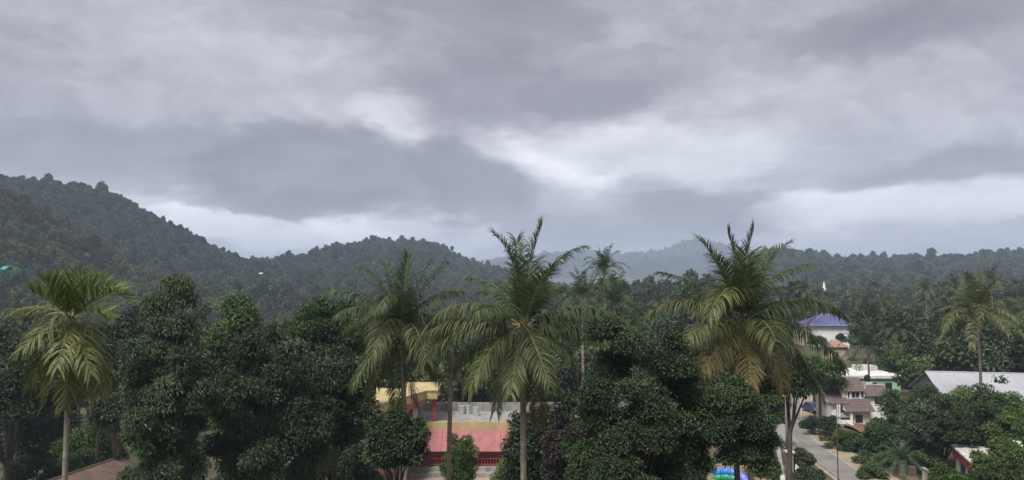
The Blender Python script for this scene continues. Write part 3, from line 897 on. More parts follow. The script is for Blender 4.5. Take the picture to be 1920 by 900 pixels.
# ------------------------------------------------------------------ brown roofed shed on the left
def gable_shed(name, label, cat, A, B, half, drop, wall_mat, roof_mat, overlap=0.4, z_wall=None):
    A, B = Vector(A), Vector(B)
    L = (B - A).length
    ang = math.atan2(B.y - A.y, B.x - A.x)
    t = empty(name, (A.x, A.y, 0), ang); tag(t, label, cat)
    zr = A.z
    ze = zr - drop
    n = max(int(L / 1.05), 3)
    for side, nm in ((1, 'roof_sheet'), (-1, 'roof_sheet')):
        for k in range(n):
            x0, x1 = -overlap + (L + 2 * overlap) * k / n, -overlap + (L + 2 * overlap) * (k + 1) / n - 0.012
            e = half * side
            up_ = 0.012 * (k % 2)
            q = [(x0, e, ze + up_), (x1, e, ze + up_), (x1, 0.02 * side, zr + up_), (x0, 0.02 * side, zr + up_)]
            if side > 0: q = q[::-1]
            MB().slab(q, 0.04).build(nm, roof_mat, t)
    MB().tube([(-overlap, 0, zr + 0.03), (L + overlap, 0, zr + 0.03)], 0.1, 6).build('ridge_cap', roof_mat, t)
    w = half - 0.5
    MB().box(0.1, L - 0.1, -w, w, 0, ze + 0.05).build('wall', wall_mat, t)
    for x in (0.1, L - 0.1):
        h = drop * (w / half)
        MB().add([(x, -w, ze + 0.02), (x, w, ze + 0.02), (x, 0, zr - 0.1), (x + 0.08, -w, ze + 0.02), (x + 0.08, w, ze + 0.02), (x + 0.08, 0, zr - 0.1)],
                 [(0, 1, 2), (5, 4, 3), (0, 2, 5, 3), (1, 4, 5, 2), (0, 3, 4, 1)]).build('gable', wall_mat, t)
    return t
gable_shed('shed', 'low shed with rust brown sheet roof below the areca palm', 'shed', (-37.4, 57.5, 4.2), (-35.6, 68.5, 4.2), 4.2, 1.35, M['concrete'], M['rust_sheet'])

# long pale roofed shed on the right
ps = W(1735, 697, 97)
sh = gable_shed('long_shed', 'long shed with a pale grey sheet roof behind the bushy trees', 'shed', (ps.x + 0.4, 97, ps.z), (ps.x + 34, 90, ps.z - 0.2), 7.5, 2.9, M['concrete'], M['pale_sheet'])

# ------------------------------------------------------------------ tiled house
hb = G(1593, 800)
hs_ = empty('tiled_house', hb)
tag(hs_, 'white two storey house with brown tiled gable roofs beside the lane', 'house')
def tiled(name, x0, x1, y0, z0, y1, z1, rows=9, parent=hs_):
    t = MB()
    for k in range(rows):
        f0, f1 = k / rows, (k + 1.12) / rows
        ya, yb = y0 + (y1 - y0) * f0, y0 + (y1 - y0) * min(f1, 1)
        za, zb = z0 + (z1 - z0) * f0 + 0.05, z0 + (z1 - z0) * min(f1, 1)
        t.slab([(x0, ya, za), (x1, ya, za), (x1, yb, zb), (x0, yb, zb)], 0.05)
    return t.build(name, M['tile'], parent)
def hbox(name, mat, *a, parent=hs_, bevel=0.0):
    return MB().box(*a).build(name, M[mat], parent, bevel=bevel)
def window(x0, x1, z0, z1, y, frame='white_wall', pane='maroon_wood', n=2):
    w = hbox('window', pane, x0, x1, y, y + 0.06, z0, z1)
    for a in ((x0 - 0.06, x1 + 0.06, z1, z1 + 0.07), (x0 - 0.06, x1 + 0.06, z0 - 0.07, z0), (x0 - 0.07, x0, z0, z1), (x1, x1 + 0.07, z0, z1)):
        hbox('frame', frame, a[0], a[1], y - 0.03, y + 0.05, a[2], a[3], parent=w)
    for k in range(1, n):
        xm = x0 + (x1 - x0) * k / n
        hbox('mullion', frame if pane != 'maroon_wood' else 'shade_and_dark_trim', xm - 0.025, xm + 0.025, y - 0.02, y + 0.04, z0, z1, parent=w)
    return w
hbox('ground_floor_wall', 'white_wall', 0.3, 3.1, 0.3, 7.0, 0, 2.25)
window(0.93, 1.98, 0.45, 1.62, 0.24)
hbox('pillar', 'white_wall', 0.06, 0.36, -0.28, 0.02, 0, 2.12, bevel=0.02)
hbox('pillar_base', 'white_wall', -0.02, 0.44, -0.36, 0.1, 0, 0.35, bevel=0.02)
hbox('porch_wall', 'white_wall', -1.8, 0.3, 1.4, 7.0, 0, 3.2)
window(-1.1, -0.15, 1.65, 2.5, 1.34)
hbox('porch_slab', 'concrete', -1.85, 0.1, -0.2, 1.4, 1.25, 1.4)
hbox('porch_floor', 'concrete', -1.85, 0.1, -0.2, 1.4, 0, 0.4)
hbox('porch_parapet', 'white_wall', -1.2, 0.05, -0.18, -0.06, 0.4, 0.95)
for x in (-1.75, -1.45):
    hbox('porch_column', 'white_wall', x, x + 0.16, -0.15, 0.01, 0.4, 3.05)
for k in range(6):
    hbox('railing', 'white_wall', -1.62, -1.56, -0.1 + 0.24 * k, -0.04 + 0.24 * k, 1.4, 2.2)
tiled('lower_roof', -0.45, 3.45, -0.55, 2.12, 1.72, 3.55, 9)
MB().add([(-0.38, -0.4, 2.1), (-0.38, 1.7, 2.1), (-0.38, 1.7, 3.5)], [(0, 2, 1)]).build('lower_gable', M['white_wall'], hs_)
hbox('dormer_wall', 'white_wall', 0.45, 3.05, 1.75, 6.5, 2.3, 4.72)
window(0.62, 0.86, 3.72, 4.55, 1.70, pane='glass', n=1); window(1.15, 2.25, 3.72, 4.55, 1.70, pane='glass', n=2); window(2.5, 2.85, 3.72, 4.55, 1.70, pane='glass', n=1)
tiled('upper_roof', -0.1, 3.15, 1.35, 4.65, 3.8, 6.35, 9)
MB().slab([(3.15, 6.2, 4.65), (-0.1, 6.2, 4.65), (-0.1, 3.81, 6.35), (3.15, 3.81, 6.35)], 0.06).build('rear_roof', M['tile'], hs_)
for x in (-0.02, 3.0):
    MB().add([(x, 1.5, 4.6), (x, 6.1, 4.6), (x, 3.8, 6.25), (x + 0.1, 1.5, 4.6), (x + 0.1, 6.1, 4.6), (x + 0.1, 3.8, 6.25)], [(0, 2, 1), (3, 4, 5), (0, 3, 5, 2), (1, 2, 5, 4), (0, 1, 4, 3)]).build('gable', M['white_wall'], hs_)
hbox('stair_tower', 'white_wall', 0.0, 3.08, 1.9, 6.0, 3.2, 4.62)
tiled('side_roof', -2.15, 0.5, 0.75, 3.02, 4.0, 4.95, 10)
MB().slab([(0.5, 7.2, 3.0), (-2.15, 7.2, 3.0), (-2.15, 4.02, 4.95), (0.5, 4.02, 4.95)], 0.06).build('rear_roof', M['tile'], hs_)
MB().add([(-2.02, 1.0, 3.0), (-2.02, 7.0, 3.0), (-2.02, 4.0, 4.85)], [(0, 2, 1)]).build('gable', M['white_wall'], hs_)
hbox('right_wall', 'white_wall', 3.15, 6.6, 2.0, 7.5, 0, 3.98)
window(4.5, 5.65, 2.75, 3.85, 1.95, frame='white_wall', pane='maroon_wood', n=3)
tiled('right_roof', 2.85, 6.9, 1.5, 3.92, 4.2, 5.15, 8)
MB().slab([(6.9, 7.8, 3.9), (2.85, 7.8, 3.9), (2.85, 4.22, 5.15), (6.9, 4.22, 5.15)], 0.06).build('rear_roof', M['tile'], hs_)
MB().tube([(2.85, 1.45, 3.98), (4.3, 4.2, 5.22), (6.9, 4.2, 5.22)], 0.07, 6).build('ridge_cap', M['dirty_white'], hs_)
for x in (6.7, 6.95):
    MB().tube([(x, 2.2, 3.0), (x, 2.2, 5.2)], 0.04, 5).build('downpipe', M['black_plastic'], hs_)
MB().box(4.55, 5.6, 4.6, 5.6, 5.0, 5.55).build('tank_stand', M['dirty_white'], hs_)
wt = MB().tube([(0, 0, 0), (0, 0, 0.28), (0, 0, 0.3), (0, 0, 0.58), (0, 0, 0.6), (0, 0, 0.8), (0, 0, 0.92), (0, 0, 1.0)], [0.42, 0.42, 0.45, 0.45, 0.42, 0.42, 0.25, 0.16], 16).build('water_tank', M['black_plastic'], None, loc=(hb.x + 5.05, hb.y + 5.1, 5.56), smooth=False)
tag(wt, 'black plastic water tank on the roof of the tiled house', 'water tank')
# red earth bank and low wall in front
mbk = MB()
bank = []
for q in range(13):
    x = -1.0 + 5.5 * q / 12
    bank.append((x, 0.25 + 0.15 * math.sin(q * 1.7)))
V_, F_ = [], []
for q, (x, h) in enumerate(bank):
    V_ += [(hb.x + x + 0.6, hb.y - 5.5, -0.05), (hb.x + x + 0.3, hb.y - 2.4, h + 0.15), (hb.x + x, hb.y + 0.1, h + 0.10)]
for q in range(12):
    for k in range(2):
        F_.append((q * 3 + k, q * 3 + 3 + k, q * 3 + 4 + k, q * 3 + 1 + k))
tag(link('earth_bank', np_mesh('earth_bank', np.array(V_), [np.array(F_)], smooth=True), surf('red_soil', (0.22, 0.125, 0.075), (0.13, 0.075, 0.045), 0.95, 0.9, 0.4, 9)), 'red earth bank below the tiled house', 'bank', kind='structure')

# brick wall, grey roofed shed and blue car up the lane
bwall = empty('brick_wall', W(1545, 770, 112).xy.to_3d()); tag(bwall, 'red brick wall stepping down beside the tiled house', 'wall')
rows_, cols_ = 9, 14
bm_ = MB().box(0, 0.55, 0, 0.22, 0, 0.16); bmesh_ = None
for rr in range(rows_):
    for cc in range(cols_ - rr // 3):
        x = cc * 0.27 + (0.13 if rr % 2 else 0)
        if bmesh_ is None:
            b_ = MB().box(0, 0.25, 0, 0.18, 0, 0.20).build('brick', M['brick'], bwall); bmesh_ = b_.data
        else:
            b_ = link('brick', bmesh_, None, bwall)
        b_.location = (x, 0.01 * ((rr * 7 + cc * 3) % 3), rr * 0.215)
MB().box(0.02, cols_ * 0.27 - 0.9, 0.04, 0.14, 0, rows_ * 0.215 - 0.02).build('mortar', M['concrete'], bwall)
gs0, gs1 = W(1538, 722, 122), W(1564, 722, 122)
gs = empty('garage', (gs0.x, 122, 0)); tag(gs, 'open garage with a blue grey sheet roof up the lane', 'garage')
wg = gs1.x - gs0.x
MB().slab([(-0.2, -0.6, gs0.z - 1.3), (wg + 0.2, -0.6, gs0.z - 1.3), (wg - 0.3, 3.2, gs0.z + 0.6), (0.4, 3.2, gs0.z + 0.6)], 0.06).build('roof', M['blue_grey_sheet'], gs)
MB().box(0, wg, 2.9, 3.1, 0, gs0.z + 0.2).build('rear_wall', M['shade_and_dark_trim'], gs)  # shade under the roof painted in as a near-black wall
for x in (0.1, wg - 0.1):
    MB().tube([(x, -0.2, 0), (x, -0.2, gs0.z - 1.2)], 0.06, 6).build('post', M['metal'], gs)
cp = W(1523, 768, 117)
car = empty('parked_car', (cp.x, cp.y, 0.03), math.radians(8)); tag(car, 'small dark blue car parked under the trees up the lane', 'car')
prof_c = [(-1.9, 0.3), (-1.9, 0.75), (-1.75, 0.85), (-1.35, 0.92), (-0.9, 1.42), (0.6, 1.45), (1.2, 0.95), (1.85, 0.82), (1.95, 0.55), (1.92, 0.3)]
V_ = [(s_ * (0.80 if z < 1 else 0.66), -x, z) for s_ in (-1, 1) for x, z in prof_c]
n_ = len(prof_c)
cb = MB().add(V_, [tuple(range(n_)), tuple(range(2 * n_ - 1, n_ - 1, -1))] + [(q, (q + 1) % n_, n_ + (q + 1) % n_, n_ + q)[::-1] for q in range(n_)])
cb.build('body', M['car_paint'], car, bevel=0.05)
def cquad(name, q, mat):
    MB().slab(q, 0.02).build(name, M[mat], car)
cquad('rear_window', [(-0.58, 1.30, 1.0), (0.58, 1.30, 1.0), (0.52, 0.98, 1.36), (-0.52, 0.98, 1.36)][::-1], 'glass')
MB().slab([(-0.60, -1.17, 1.02), (0.60, -1.17, 1.02), (0.54, -0.68, 1.40), (-0.54, -0.68, 1.40)], 0.03).build('windscreen', M['glass'], car)
for s_ in (-1, 1):
    MB().box(min(s_ * 0.69, s_ * 0.76), max(s_ * 0.69, s_ * 0.76), -0.6, 0.75, 1.0, 1.32).build('side_window', M['glass'], car)
    MB().box(s_ * 0.66 - 0.1, s_ * 0.66 + 0.1, -1.99, -1.93, 0.58, 0.74).build('headlight', M['white_plastic'], car)
    MB().box(s_ * 0.66 - 0.1, s_ * 0.66 + 0.1, 1.88, 1.95, 0.6, 0.8).build('tail_light', M['lamp_red'], car)
    for y in (-1.2, 1.2):
        w_ = MB().tube([(s_ * 0.66, y, 0.3), (s_ * 0.84, y, 0.3)], 0.3, 14).build('wheel', M['tyre'], car)
        MB().tube([(s_ * 0.83, y, 0.3), (s_ * 0.86, y, 0.3)], 0.17, 12).build('rim', M['galvanised'], w_)
MB().box(-0.25, 0.25, -1.98, -1.94, 0.42, 0.52).build('number_plate', M['white_plastic'], car)

# ------------------------------------------------------------------ further buildings on the right
g0 = W(1566, 704, 135)
gb = empty('green_building', (g0.x, 135, 0)); tag(gb, 'pale green building with white flat roof slabs behind the tiled house', 'building')
wl = W(1688, 704, 135).x - g0.x
MB().box(0, wl, 0, 11, 0, g0.z - 0.5).build('wall', M['green_wall'], gb)
MB().box(-0.4, wl + 0.4, -0.4, 12, g0.z - 0.498, g0.z).build('roof_slab', M['white_sheet'], gb)
MB().box(1.8, 4.2, 6, 9, g0.z + 0.003, g0.z + 1.1).build('stair_head', M['green_wall'], gb)
MB().box(7.5, 11, 7, 10, g0.z + 0.003, g0.z + 0.9).build('roof_room', M['dirty_white'], gb)
for k in range(4):
    w_ = MB().box(0.8 + 2.7 * k, 2.0 + 2.7 * k, -0.04, 0.03, 0.9, 2.1).build('window', M['glass'], gb)
    MB().box(0.7 + 2.7 * k, 2.1 + 2.7 * k, -0.12, -0.05, 0.78, 0.88).build('sill', M['white_wall'], w_)

d_ = 232
b0, b1 = W(1523, 609, d_), W(1590, 609, d_)
hz = b0.z
hall = empty('blue_roofed_hall', (b0.x, d_, -0.5), math.radians(-4)); tag(hall, 'white hall with a violet blue hipped roof among the palms', 'building')
hw, hd = b1.x - b0.x, 12.0
he = hz + 0.5
MB().box(0, hw, 0, hd, 0, he).build('wall', M['white_wall'], hall)
MB().box(-3.2, -0.02, 1.5, hd - 1, 0, he - 0.9).build('annexe', M['peach_wall'], hall)
MB().box(hw * 0.995, hw + 0.06, 1.0, hd - 1, he - 1.7, he - 0.1).build('side_opening_shade', M['shade_and_dark_trim'], hall)  # solid dark panel, shade of the interior put into its colour
zr = W(1577, 589, d_ + hd / 2).z + 0.5
o_ = 0.9
c4 = [(-o_, -o_, he), (hw + o_, -o_, he), (hw + o_, hd + o_, he), (-o_, hd + o_, he)]
r2 = [(hw * 0.42, hd / 2, zr), (hw * 0.70, hd / 2, zr)]
for q in ([c4[0], c4[1], r2[1], r2[0]], [c4[2], c4[3], r2[0], r2[1]]):
    MB().slab(q, 0.08).build('roof_slope', M['blue_sheet'], hall)
for a_, b_, c_ in ((c4[1], c4[2], r2[1]), (c4[3], c4[0], r2[0])):
    MB().add([a_, b_, c_], [(0, 1, 2)]).build('roof_hip', M['blue_sheet'], hall)
MB().box(-o_, hw + o_, -o_ - 0.08, -o_ - 0.01, he - 0.25, he + 0.05).build('gutter', M['blue_trim'], hall)
for a_, b_ in ((c4[0], r2[0]), (c4[1], r2[1]), (r2[0], r2[1])):
    MB().tube([a_, b_], 0.12, 5).build('ridge_trim', M['blue_trim'], hall)
for x in (1.2, 1.8):
    MB().tube([(-x, -1.0, 0), (-x, -1.0, he)], 0.1, 6).build('verandah_post', M['maroon_wood'], hall)

h0 = W(1551, 650, 196); h1 = W(1592, 650, 196)
hut = empty('pink_roofed_hut', (h0.x, 196, 0)); tag(hut, 'small hut with a faded pink tiled roof below the blue roofed hall', 'hut')
wq = h1.x - h0.x
MB().box(0.4, wq - 0.4, 0, 4, 0, h0.z).build('wall', M['peach_wall'], hut)
MB().slab([(0, -0.5, h0.z - 0.1), (wq, -0.5, h0.z - 0.1), (wq * 0.62, 2, h0.z + 1.7), (wq * 0.38, 2, h0.z + 1.7)], 0.06).build('roof_slope', M['pink_tile'], hut)
MB().add([(wq, -0.5, h0.z - 0.1), (wq, 4.5, h0.z - 0.1), (wq * 0.62, 2, h0.z + 1.7)], [(0, 1, 2)]).build('roof_hip', M['pink_tile'], hut)
MB().add([(0, 4.5, h0.z - 0.1), (0, -0.5, h0.z - 0.1), (wq * 0.38, 2, h0.z + 1.7)], [(0, 1, 2)]).build('roof_hip', M['pink_tile'], hut)
MB().box(2.0, 2.9, -0.04, 0.02, 0.5, 1.9).build('door', M['maroon_wood'], hut)


def on_hill(px, py, d0=150, d1=1400):
    d = d0
    while d < d1:
        p = W(px, py, d)
        if terrain(p.x, d) >= p.z: return p
        d += 3
    return None


HOUSES = []


def hill_house(label, px, py, w_px, h_px, wall, roof, d=None, lift=2.0):
    p = on_hill(px, py) if d is None else W(px, py, d)
    if p is None: return
    s = p.y / F
    w, h = w_px * s, h_px * s
    z = terrain(p.x, p.y)
    HOUSES.append((p.x, p.y - 6, w))
    t = empty('hill_house', (p.x, p.y - 6, z - 1.0)); tag(t, label, 'house')
    hh = h + lift + 1.0
    MB().box(-w / 2, w / 2, -3, 3, 0, hh).build('wall', M[wall], t)
    MB().slab([(-w * .58, -3.6, hh), (w * .58, -3.6, hh), (w * .58, 0, hh + h * 0.5), (-w * .58, 0, hh + h * 0.5)], 0.15).build('roof', M[roof], t)
    MB().slab([(w * .58, 3.6, hh), (-w * .58, 3.6, hh), (-w * .58, 0, hh + h * 0.5), (w * .58, 0, hh + h * 0.5)], 0.15).build('roof', M[roof], t)
    for k in (-0.25, 0.25):
        MB().box(w * k - 0.6, w * k + 0.6, -3.06, -2.98, hh - 2.2, hh - 0.9).build('window', M['glass'], t)


hill_house('tiny white house on the slope of the rounded middle hill', 495, 524, 11, 5, 'white_wall', 'white_sheet', lift=2)
hill_house('turquoise sheeted house low on the green spur at the far left', 27, 528, 10, 14, 'turquoise', 'turquoise', lift=1)
hill_house('small turquoise roof beside the turquoise house on the spur', 63, 521, 12, 5, 'turquoise', 'turquoise', lift=2)
hill_house('white house highest on the crest at the left edge', 5, 343, 14, 7, 'white_wall', 'white_sheet', lift=2)
hill_house('pale block of a house among trees on the right ridge', 1600, 532, 20, 8, 'white_wall', 'dirty_white', lift=2)
hill_house('small white house left of the pale block on the right ridge', 1574, 538, 12, 7, 'white_wall', 'dirty_white', lift=2)
sp = W(1545, 536, 420)
spz = terrain(sp.x, 420)
spire = empty('white_spire', (sp.x, 420, spz - 0.5)); tag(spire, 'slim white spire of a shrine above the dark trees', 'spire')
MB().box(-0.9, 0.9, -0.9, 0.9, 0, sp.z - spz - 1.5).build('tower', M['white_wall'], spire)
MB().tube([(0, 0, sp.z - spz - 1.5), (0, 0, sp.z - spz + 1.0), (0, 0, sp.z - spz + 3.2)], [1.0, 0.5, 0.05], 8).build('steeple', M['white_wall'], spire)

# red banded house among the trees, bottom right
rh = empty('red_banded_house', (41.6, 68, 0)); tag(rh, 'flat roofed house with a deep red band among the trees at bottom right', 'house')
def rb(name, mat, x0, x1, y0, y1, z0, z1):
    m = MB().box(x0, x1, y0, y1, z0, z1)
    a = math.radians(-19)
    m.v = [(p[0] * math.cos(a) - p[1] * math.sin(a), p[0] * math.sin(a) + p[1] * math.cos(a), p[2]) for p in m.v]
    return m.build(name, M[mat], rh)
rb('wall', 'dirty_white', 0.2, 9, 0.2, 9, 0, 2.6)
rb('band', 'red_paint', 0, 9.2, 0, 9.2, 2.603, 3.45)
rb('roof_edge', 'dirty_white', -0.12, 9.3, -0.12, 9.3, 3.453, 3.62)
rb('upper_wall', 'white_wall', 4.5, 9, 3.5, 9, 3.623, 4.9)
rb('window', 'shade_and_dark_trim', 0.14, 0.24, 5.0, 6.6, 1.2, 2.4)
rb('window', 'shade_and_dark_trim', 0.14, 0.24, 2.0, 3.6, 1.2, 2.4)
lw = empty('low_wall', (40.8, 75.3, 0)); tag(lw, 'stained white low wall right of the cycad', 'wall')
MB().add([(-0.1, 0, 0), (0.1, 0, 0), (-0.9, -9, 0), (-1.1, -9, 0), (-0.1, 0, 1.6), (0.1, 0, 1.6), (-0.9, -9, 1.5), (-1.1, -9, 1.5)],
         [(0, 1, 2, 3), (7, 6, 5, 4), (0, 4, 5, 1), (1, 5, 6, 2), (2, 6, 7, 3), (3, 7, 4, 0)]).build('panel', M['dirty_white'], lw)
MB().add([(-0.18, 0.05, 1.61), (0.18, 0.05, 1.61), (-0.82, -9, 1.51), (-1.18, -9, 1.51), (-0.18, 0.05, 1.72), (0.18, 0.05, 1.72), (-0.82, -9, 1.62), (-1.18, -9, 1.62)],
         [(0, 1, 2, 3), (7, 6, 5, 4), (0, 4, 5, 1), (1, 5, 6, 2), (2, 6, 7, 3), (3, 7, 4, 0)]).build('coping', M['concrete'], lw)
wp = G(1741, 852)
tag(MB().box(-0.16, 0.16, -0.16, 0.16, 0, 1.7).box(-0.22, 0.22, -0.22, 0.22, 1.7, 1.85).build('white_post', M['white_wall'], None, loc=(wp.x, wp.y, 0), bevel=0.02), 'single white post left of the red banded house', 'post')
pt_ = G(1711, 905)
cpil = empty('clay_pillar', (pt_.x, pt_.y, 0)); tag(cpil, 'brown laterite pillar with a round base at the low wall', 'pillar')
MB().tube([(0, 0, 0), (0, 0, 0.35), (0, 0, 0.6), (0, 0, 0.72)], [0.75, 0.72, 0.5, 0.3], 16).build('base', M['rust_sheet'], cpil, smooth=True)
MB().box(-0.3, 0.3, -0.3, 0.3, 0.66, 1.6).build('shaft', M['rust_sheet'], cpil, bevel=0.03)

# inflatable arch in the yard
fl = empty('inflatable_arch', (0, 0, 0))
tag(fl, 'blue and green segmented inflatable arch in the ochre yard', 'inflatable')
pa = [W(1338, 886, 74.0), W(1352, 884, 73.5), W(1366, 884, 73), W(1380, 887, 72.5), (W(1390, 892, 72)), W(1398, 900, 71.5), W(1402, 910, 71)]
fl.location = (pa[0].x, pa[0].y, 0)
for k in range(len(pa) - 1):
    a, b = pa[k] - fl.location, pa[k + 1] - fl.location
    m_ = (a + b) / 2; e = (b - a) * 0.52
    for dz, mt_, rr in ((0, 'inflatable_violet' if k > 2 else 'inflatable_blue', 0.34), (-0.5, 'inflatable_green' if k < 4 else 'inflatable_blue', 0.34)):
        off = Vector((0.0, -0.12 if dz else 0, dz))
        MB().tube([m_ - e + off, m_ - e * 0.8 + off, m_ + off, m_ + e * 0.8 + off, m_ + e + off], [rr * 0.72, rr * 0.93, rr, rr * 0.93, rr * 0.72], 12).build('segment', M[mt_], fl, smooth=True)
V_ = [(p.x - fl.location.x, p.y - fl.location.y - 0.1, 0.0) for p in pa] + [(p.x - fl.location.x, p.y - fl.location.y - 0.1, p.z - 0.6) for p in pa]
MB().slab([(-0.2, -0.6, 0.0), (2.6, -2.4, 0.0), (2.6, -2.2, 0.75), (-0.2, -0.4, 0.95)], 0.25).build('base_wall', M['pale_green_vinyl'], fl)

# ------------------------------------------------------------------ the three large coconut palms and the areca palms
g_, o_m, b_m = 'palm_green', 'palm_olive', 'palm_brown'
posed_palm('coconut_palm', 'large coconut palm with olive fronds in front of the blue roofed hall', (1391, 603), 33, (10.6, 33.3), [
    ((1383, 514), (1364, 437), 1, 0.35, g_), ((1396, 512), (1413, 432), -1, 0.35, g_), ((1345, 498), (1311, 450), 1, 0.6, g_),
    ((1437, 503), (1479, 457), 1, 0.6, g_), ((1430, 535), (1510, 496), -1, 0.9, g_), ((1310, 540), (1241, 511), -1, 0.8, g_),
    ((1303, 563), (1221, 583), 1, 1.1, o_m), ((1500, 562), (1582, 590), -1, 1.5, g_), ((1372, 540), (1330, 590), -1, 1.2, o_m),
    ((1478, 637), (1543, 748), -1, 0.9, o_m), ((1500, 617), (1581, 682), 1, 1.4, g_), ((1325, 613), (1262, 640), -1, 1.4, o_m),
    ((1357, 640), (1310, 702), -1, 1.2, b_m), ((1402, 650), (1408, 722), -1, 0.8, b_m), ((1386, 650), (1380, 705), 1, 0.8, b_m),
    ((1338, 628), (1288, 672), 1, 1.3, o_m), ((1462, 640), (1522, 722), 1, 1.0, o_m), ((1418, 520), (1440, 470), 1, 0.5, g_),
    ((1366, 520), (1335, 480), -1, 0.6, g_), ((1440, 575), (1500, 560), 1, 1.1, g_), ((1340, 578), (1285, 570), 1, 1.0, g_),
    ((1440, 650), (1470, 730), -1, 0.9, b_m), ((1398, 548), (1402, 500), -1, 0.5, g_), ((1428, 600), (1455, 640), -1, 1.2, o_m)], 21, bend=0.3)
posed_palm('coconut_palm', 'tall coconut palm with a pale slender trunk in the centre of the view', (982, 612), 33, (0.95, 32.5), [
    ((994, 505), (1016, 423), 1, 0.4, g_), ((963, 500), (926, 440), -1, 0.6, g_), ((1030, 508), (1090, 463), -1, 0.9, g_),
    ((1080, 574), (1168, 602), 1, 1.4, g_), ((1090, 616), (1152, 668), -1, 1.4, o_m), ((1062, 660), (1118, 762), -1, 1.1, o_m),
    ((1022, 668), (1072, 786), -1, 0.9, b_m), ((880, 570), (803, 610), 1, 1.3, o_m), ((850, 603), (771, 660), 1, 1.3, o_m),
    ((880, 615), (792, 674), -1, 1.3, o_m), ((925, 650), (880, 730), -1, 1.2, o_m), ((950, 670), (930, 770), -1, 1.0, o_m),
    ((1000, 680), (1010, 790), 1, 0.9, b_m), ((975, 520), (968, 450), 1, 0.5, g_), ((940, 545), (880, 520), 1, 0.9, g_),
    ((1020, 550), (1060, 540), 1, 0.9, g_), ((940, 580), (890, 585), -1, 1.1, g_), ((1000, 640), (1030, 720), -1, 1.0, o_m),
    ((970, 660), (958, 740), -1, 0.9, o_m), ((1006, 545), (1040, 500), -1, 0.6, g_), ((905, 640), (850, 690), 1, 1.3, o_m)], 22, bend=-0.35)
posed_palm('coconut_palm', 'dark green coconut palm with an upright spear left of the centre palm', (752, 628), 41, (-5.9, 41.5), [
    ((757, 550), (766, 478), 0, 0.05, g_), ((717, 535), (674, 500), -1, 0.8, g_), ((778, 548), (804, 494), 1, 0.7, g_),
    ((690, 560), (620, 545), 1, 1.2, g_), ((695, 578), (632, 590), -1, 1.2, g_), ((738, 555), (700, 590), -1, 1.1, g_),
    ((700, 600), (645, 625), 1, 1.3, o_m), ((708, 655), (662, 722), -1, 1.1, o_m), ((745, 690), (742, 768), -1, 0.8, o_m),
    ((792, 540), (830, 494), -1, 0.9, g_), ((800, 590), (850, 640), 1, 1.2, g_), ((722, 670), (690, 745), 1, 1.1, o_m),
    ((765, 700), (785, 770), -1, 0.9, o_m), ((800, 565), (862, 545), 1, 1.1, g_), ((735, 535), (720, 495), 1, 0.6, g_),
    ((790, 660), (830, 730), 1, 1.1, o_m), ((755, 570), (768, 540), -1, 0.8, g_), ((730, 600), (700, 660), -1, 1.2, o_m), ((775, 610), (800, 680), -1, 1.2, o_m)], 23, L=4.4, nuts=6)
al, ao = 'areca_leaf', 'areca_old'
posed_palm('areca_palm', 'slender areca palm with a drooping skirt of fronds at the far left', (133, 596), 19, (-11.35, 19.0), [
    ((110, 556), (86, 524), -1, 0.12, al), ((126, 552), (121, 516), 1, 0.12, al), ((172, 545), (238, 562), 0, 0.12, al), ((150, 550), (190, 522), 1, 0.12, al),
    ((88, 578), (32, 580), 1, 0.8, ao), ((95, 600), (28, 672), -1, 0.8, ao), ((112, 665), (86, 752), -1, 0.5, ao),
    ((148, 680), (158, 740), 1, 0.5, ao), ((176, 625), (196, 722), 0, 0.7, ao), ((165, 585), (204, 600), -1, 0.12, al),
    ((124, 625), (108, 690), -1, 0.8, ao), ((148, 630), (170, 700), -1, 0.8, ao), ((98, 640), (58, 720), 1, 0.8, ao), ((104, 572), (60, 548), -1, 0.12, al),
    ((136, 548), (152, 512), -1, 0.12, al), ((175, 565), (222, 548), -1, 0.12, al), ((130, 670), (120, 765), -1, 0.5, ao), ((168, 650), (184, 745), 1, 0.6, ao), ((90, 615), (48, 650), -1, 0.8, ao), ((108, 548), (104, 520), 1, 0.12, al)], 24, jit=0.26, L=1.9, leaf_len=0.70, leaf_w=0.034, n_leaf=44, trunk_r=(0.078, 0.060), nuts=0, trunk_mat='pale_bark', fibre=False, bend=0.05)
posed_palm('areca_palm', 'thin dark stemmed palm before the pink building', (846, 655), 46, (-4.05, 46.0), [
    ((835, 628), (815, 600), 1, 0.5, al), ((850, 622), (853, 588), -1, 0.4, al), ((866, 632), (892, 618), 1, 0.7, al), ((826, 648), (800, 668), -1, 0.9, ao),
    ((868, 655), (895, 690), 1, 0.9, ao), ((838, 690), (826, 730), -1, 0.7, ao), ((856, 690), (868, 726), -1, 0.7, ao), ((830, 665), (808, 705), 1, 0.8, ao)], 25, L=2.2, leaf_len=0.6, leaf_w=0.06, n_leaf=34, trunk_r=(0.15, 0.13), nuts=0, trunk_mat='palm_bark', fibre=False, bend=0.05)

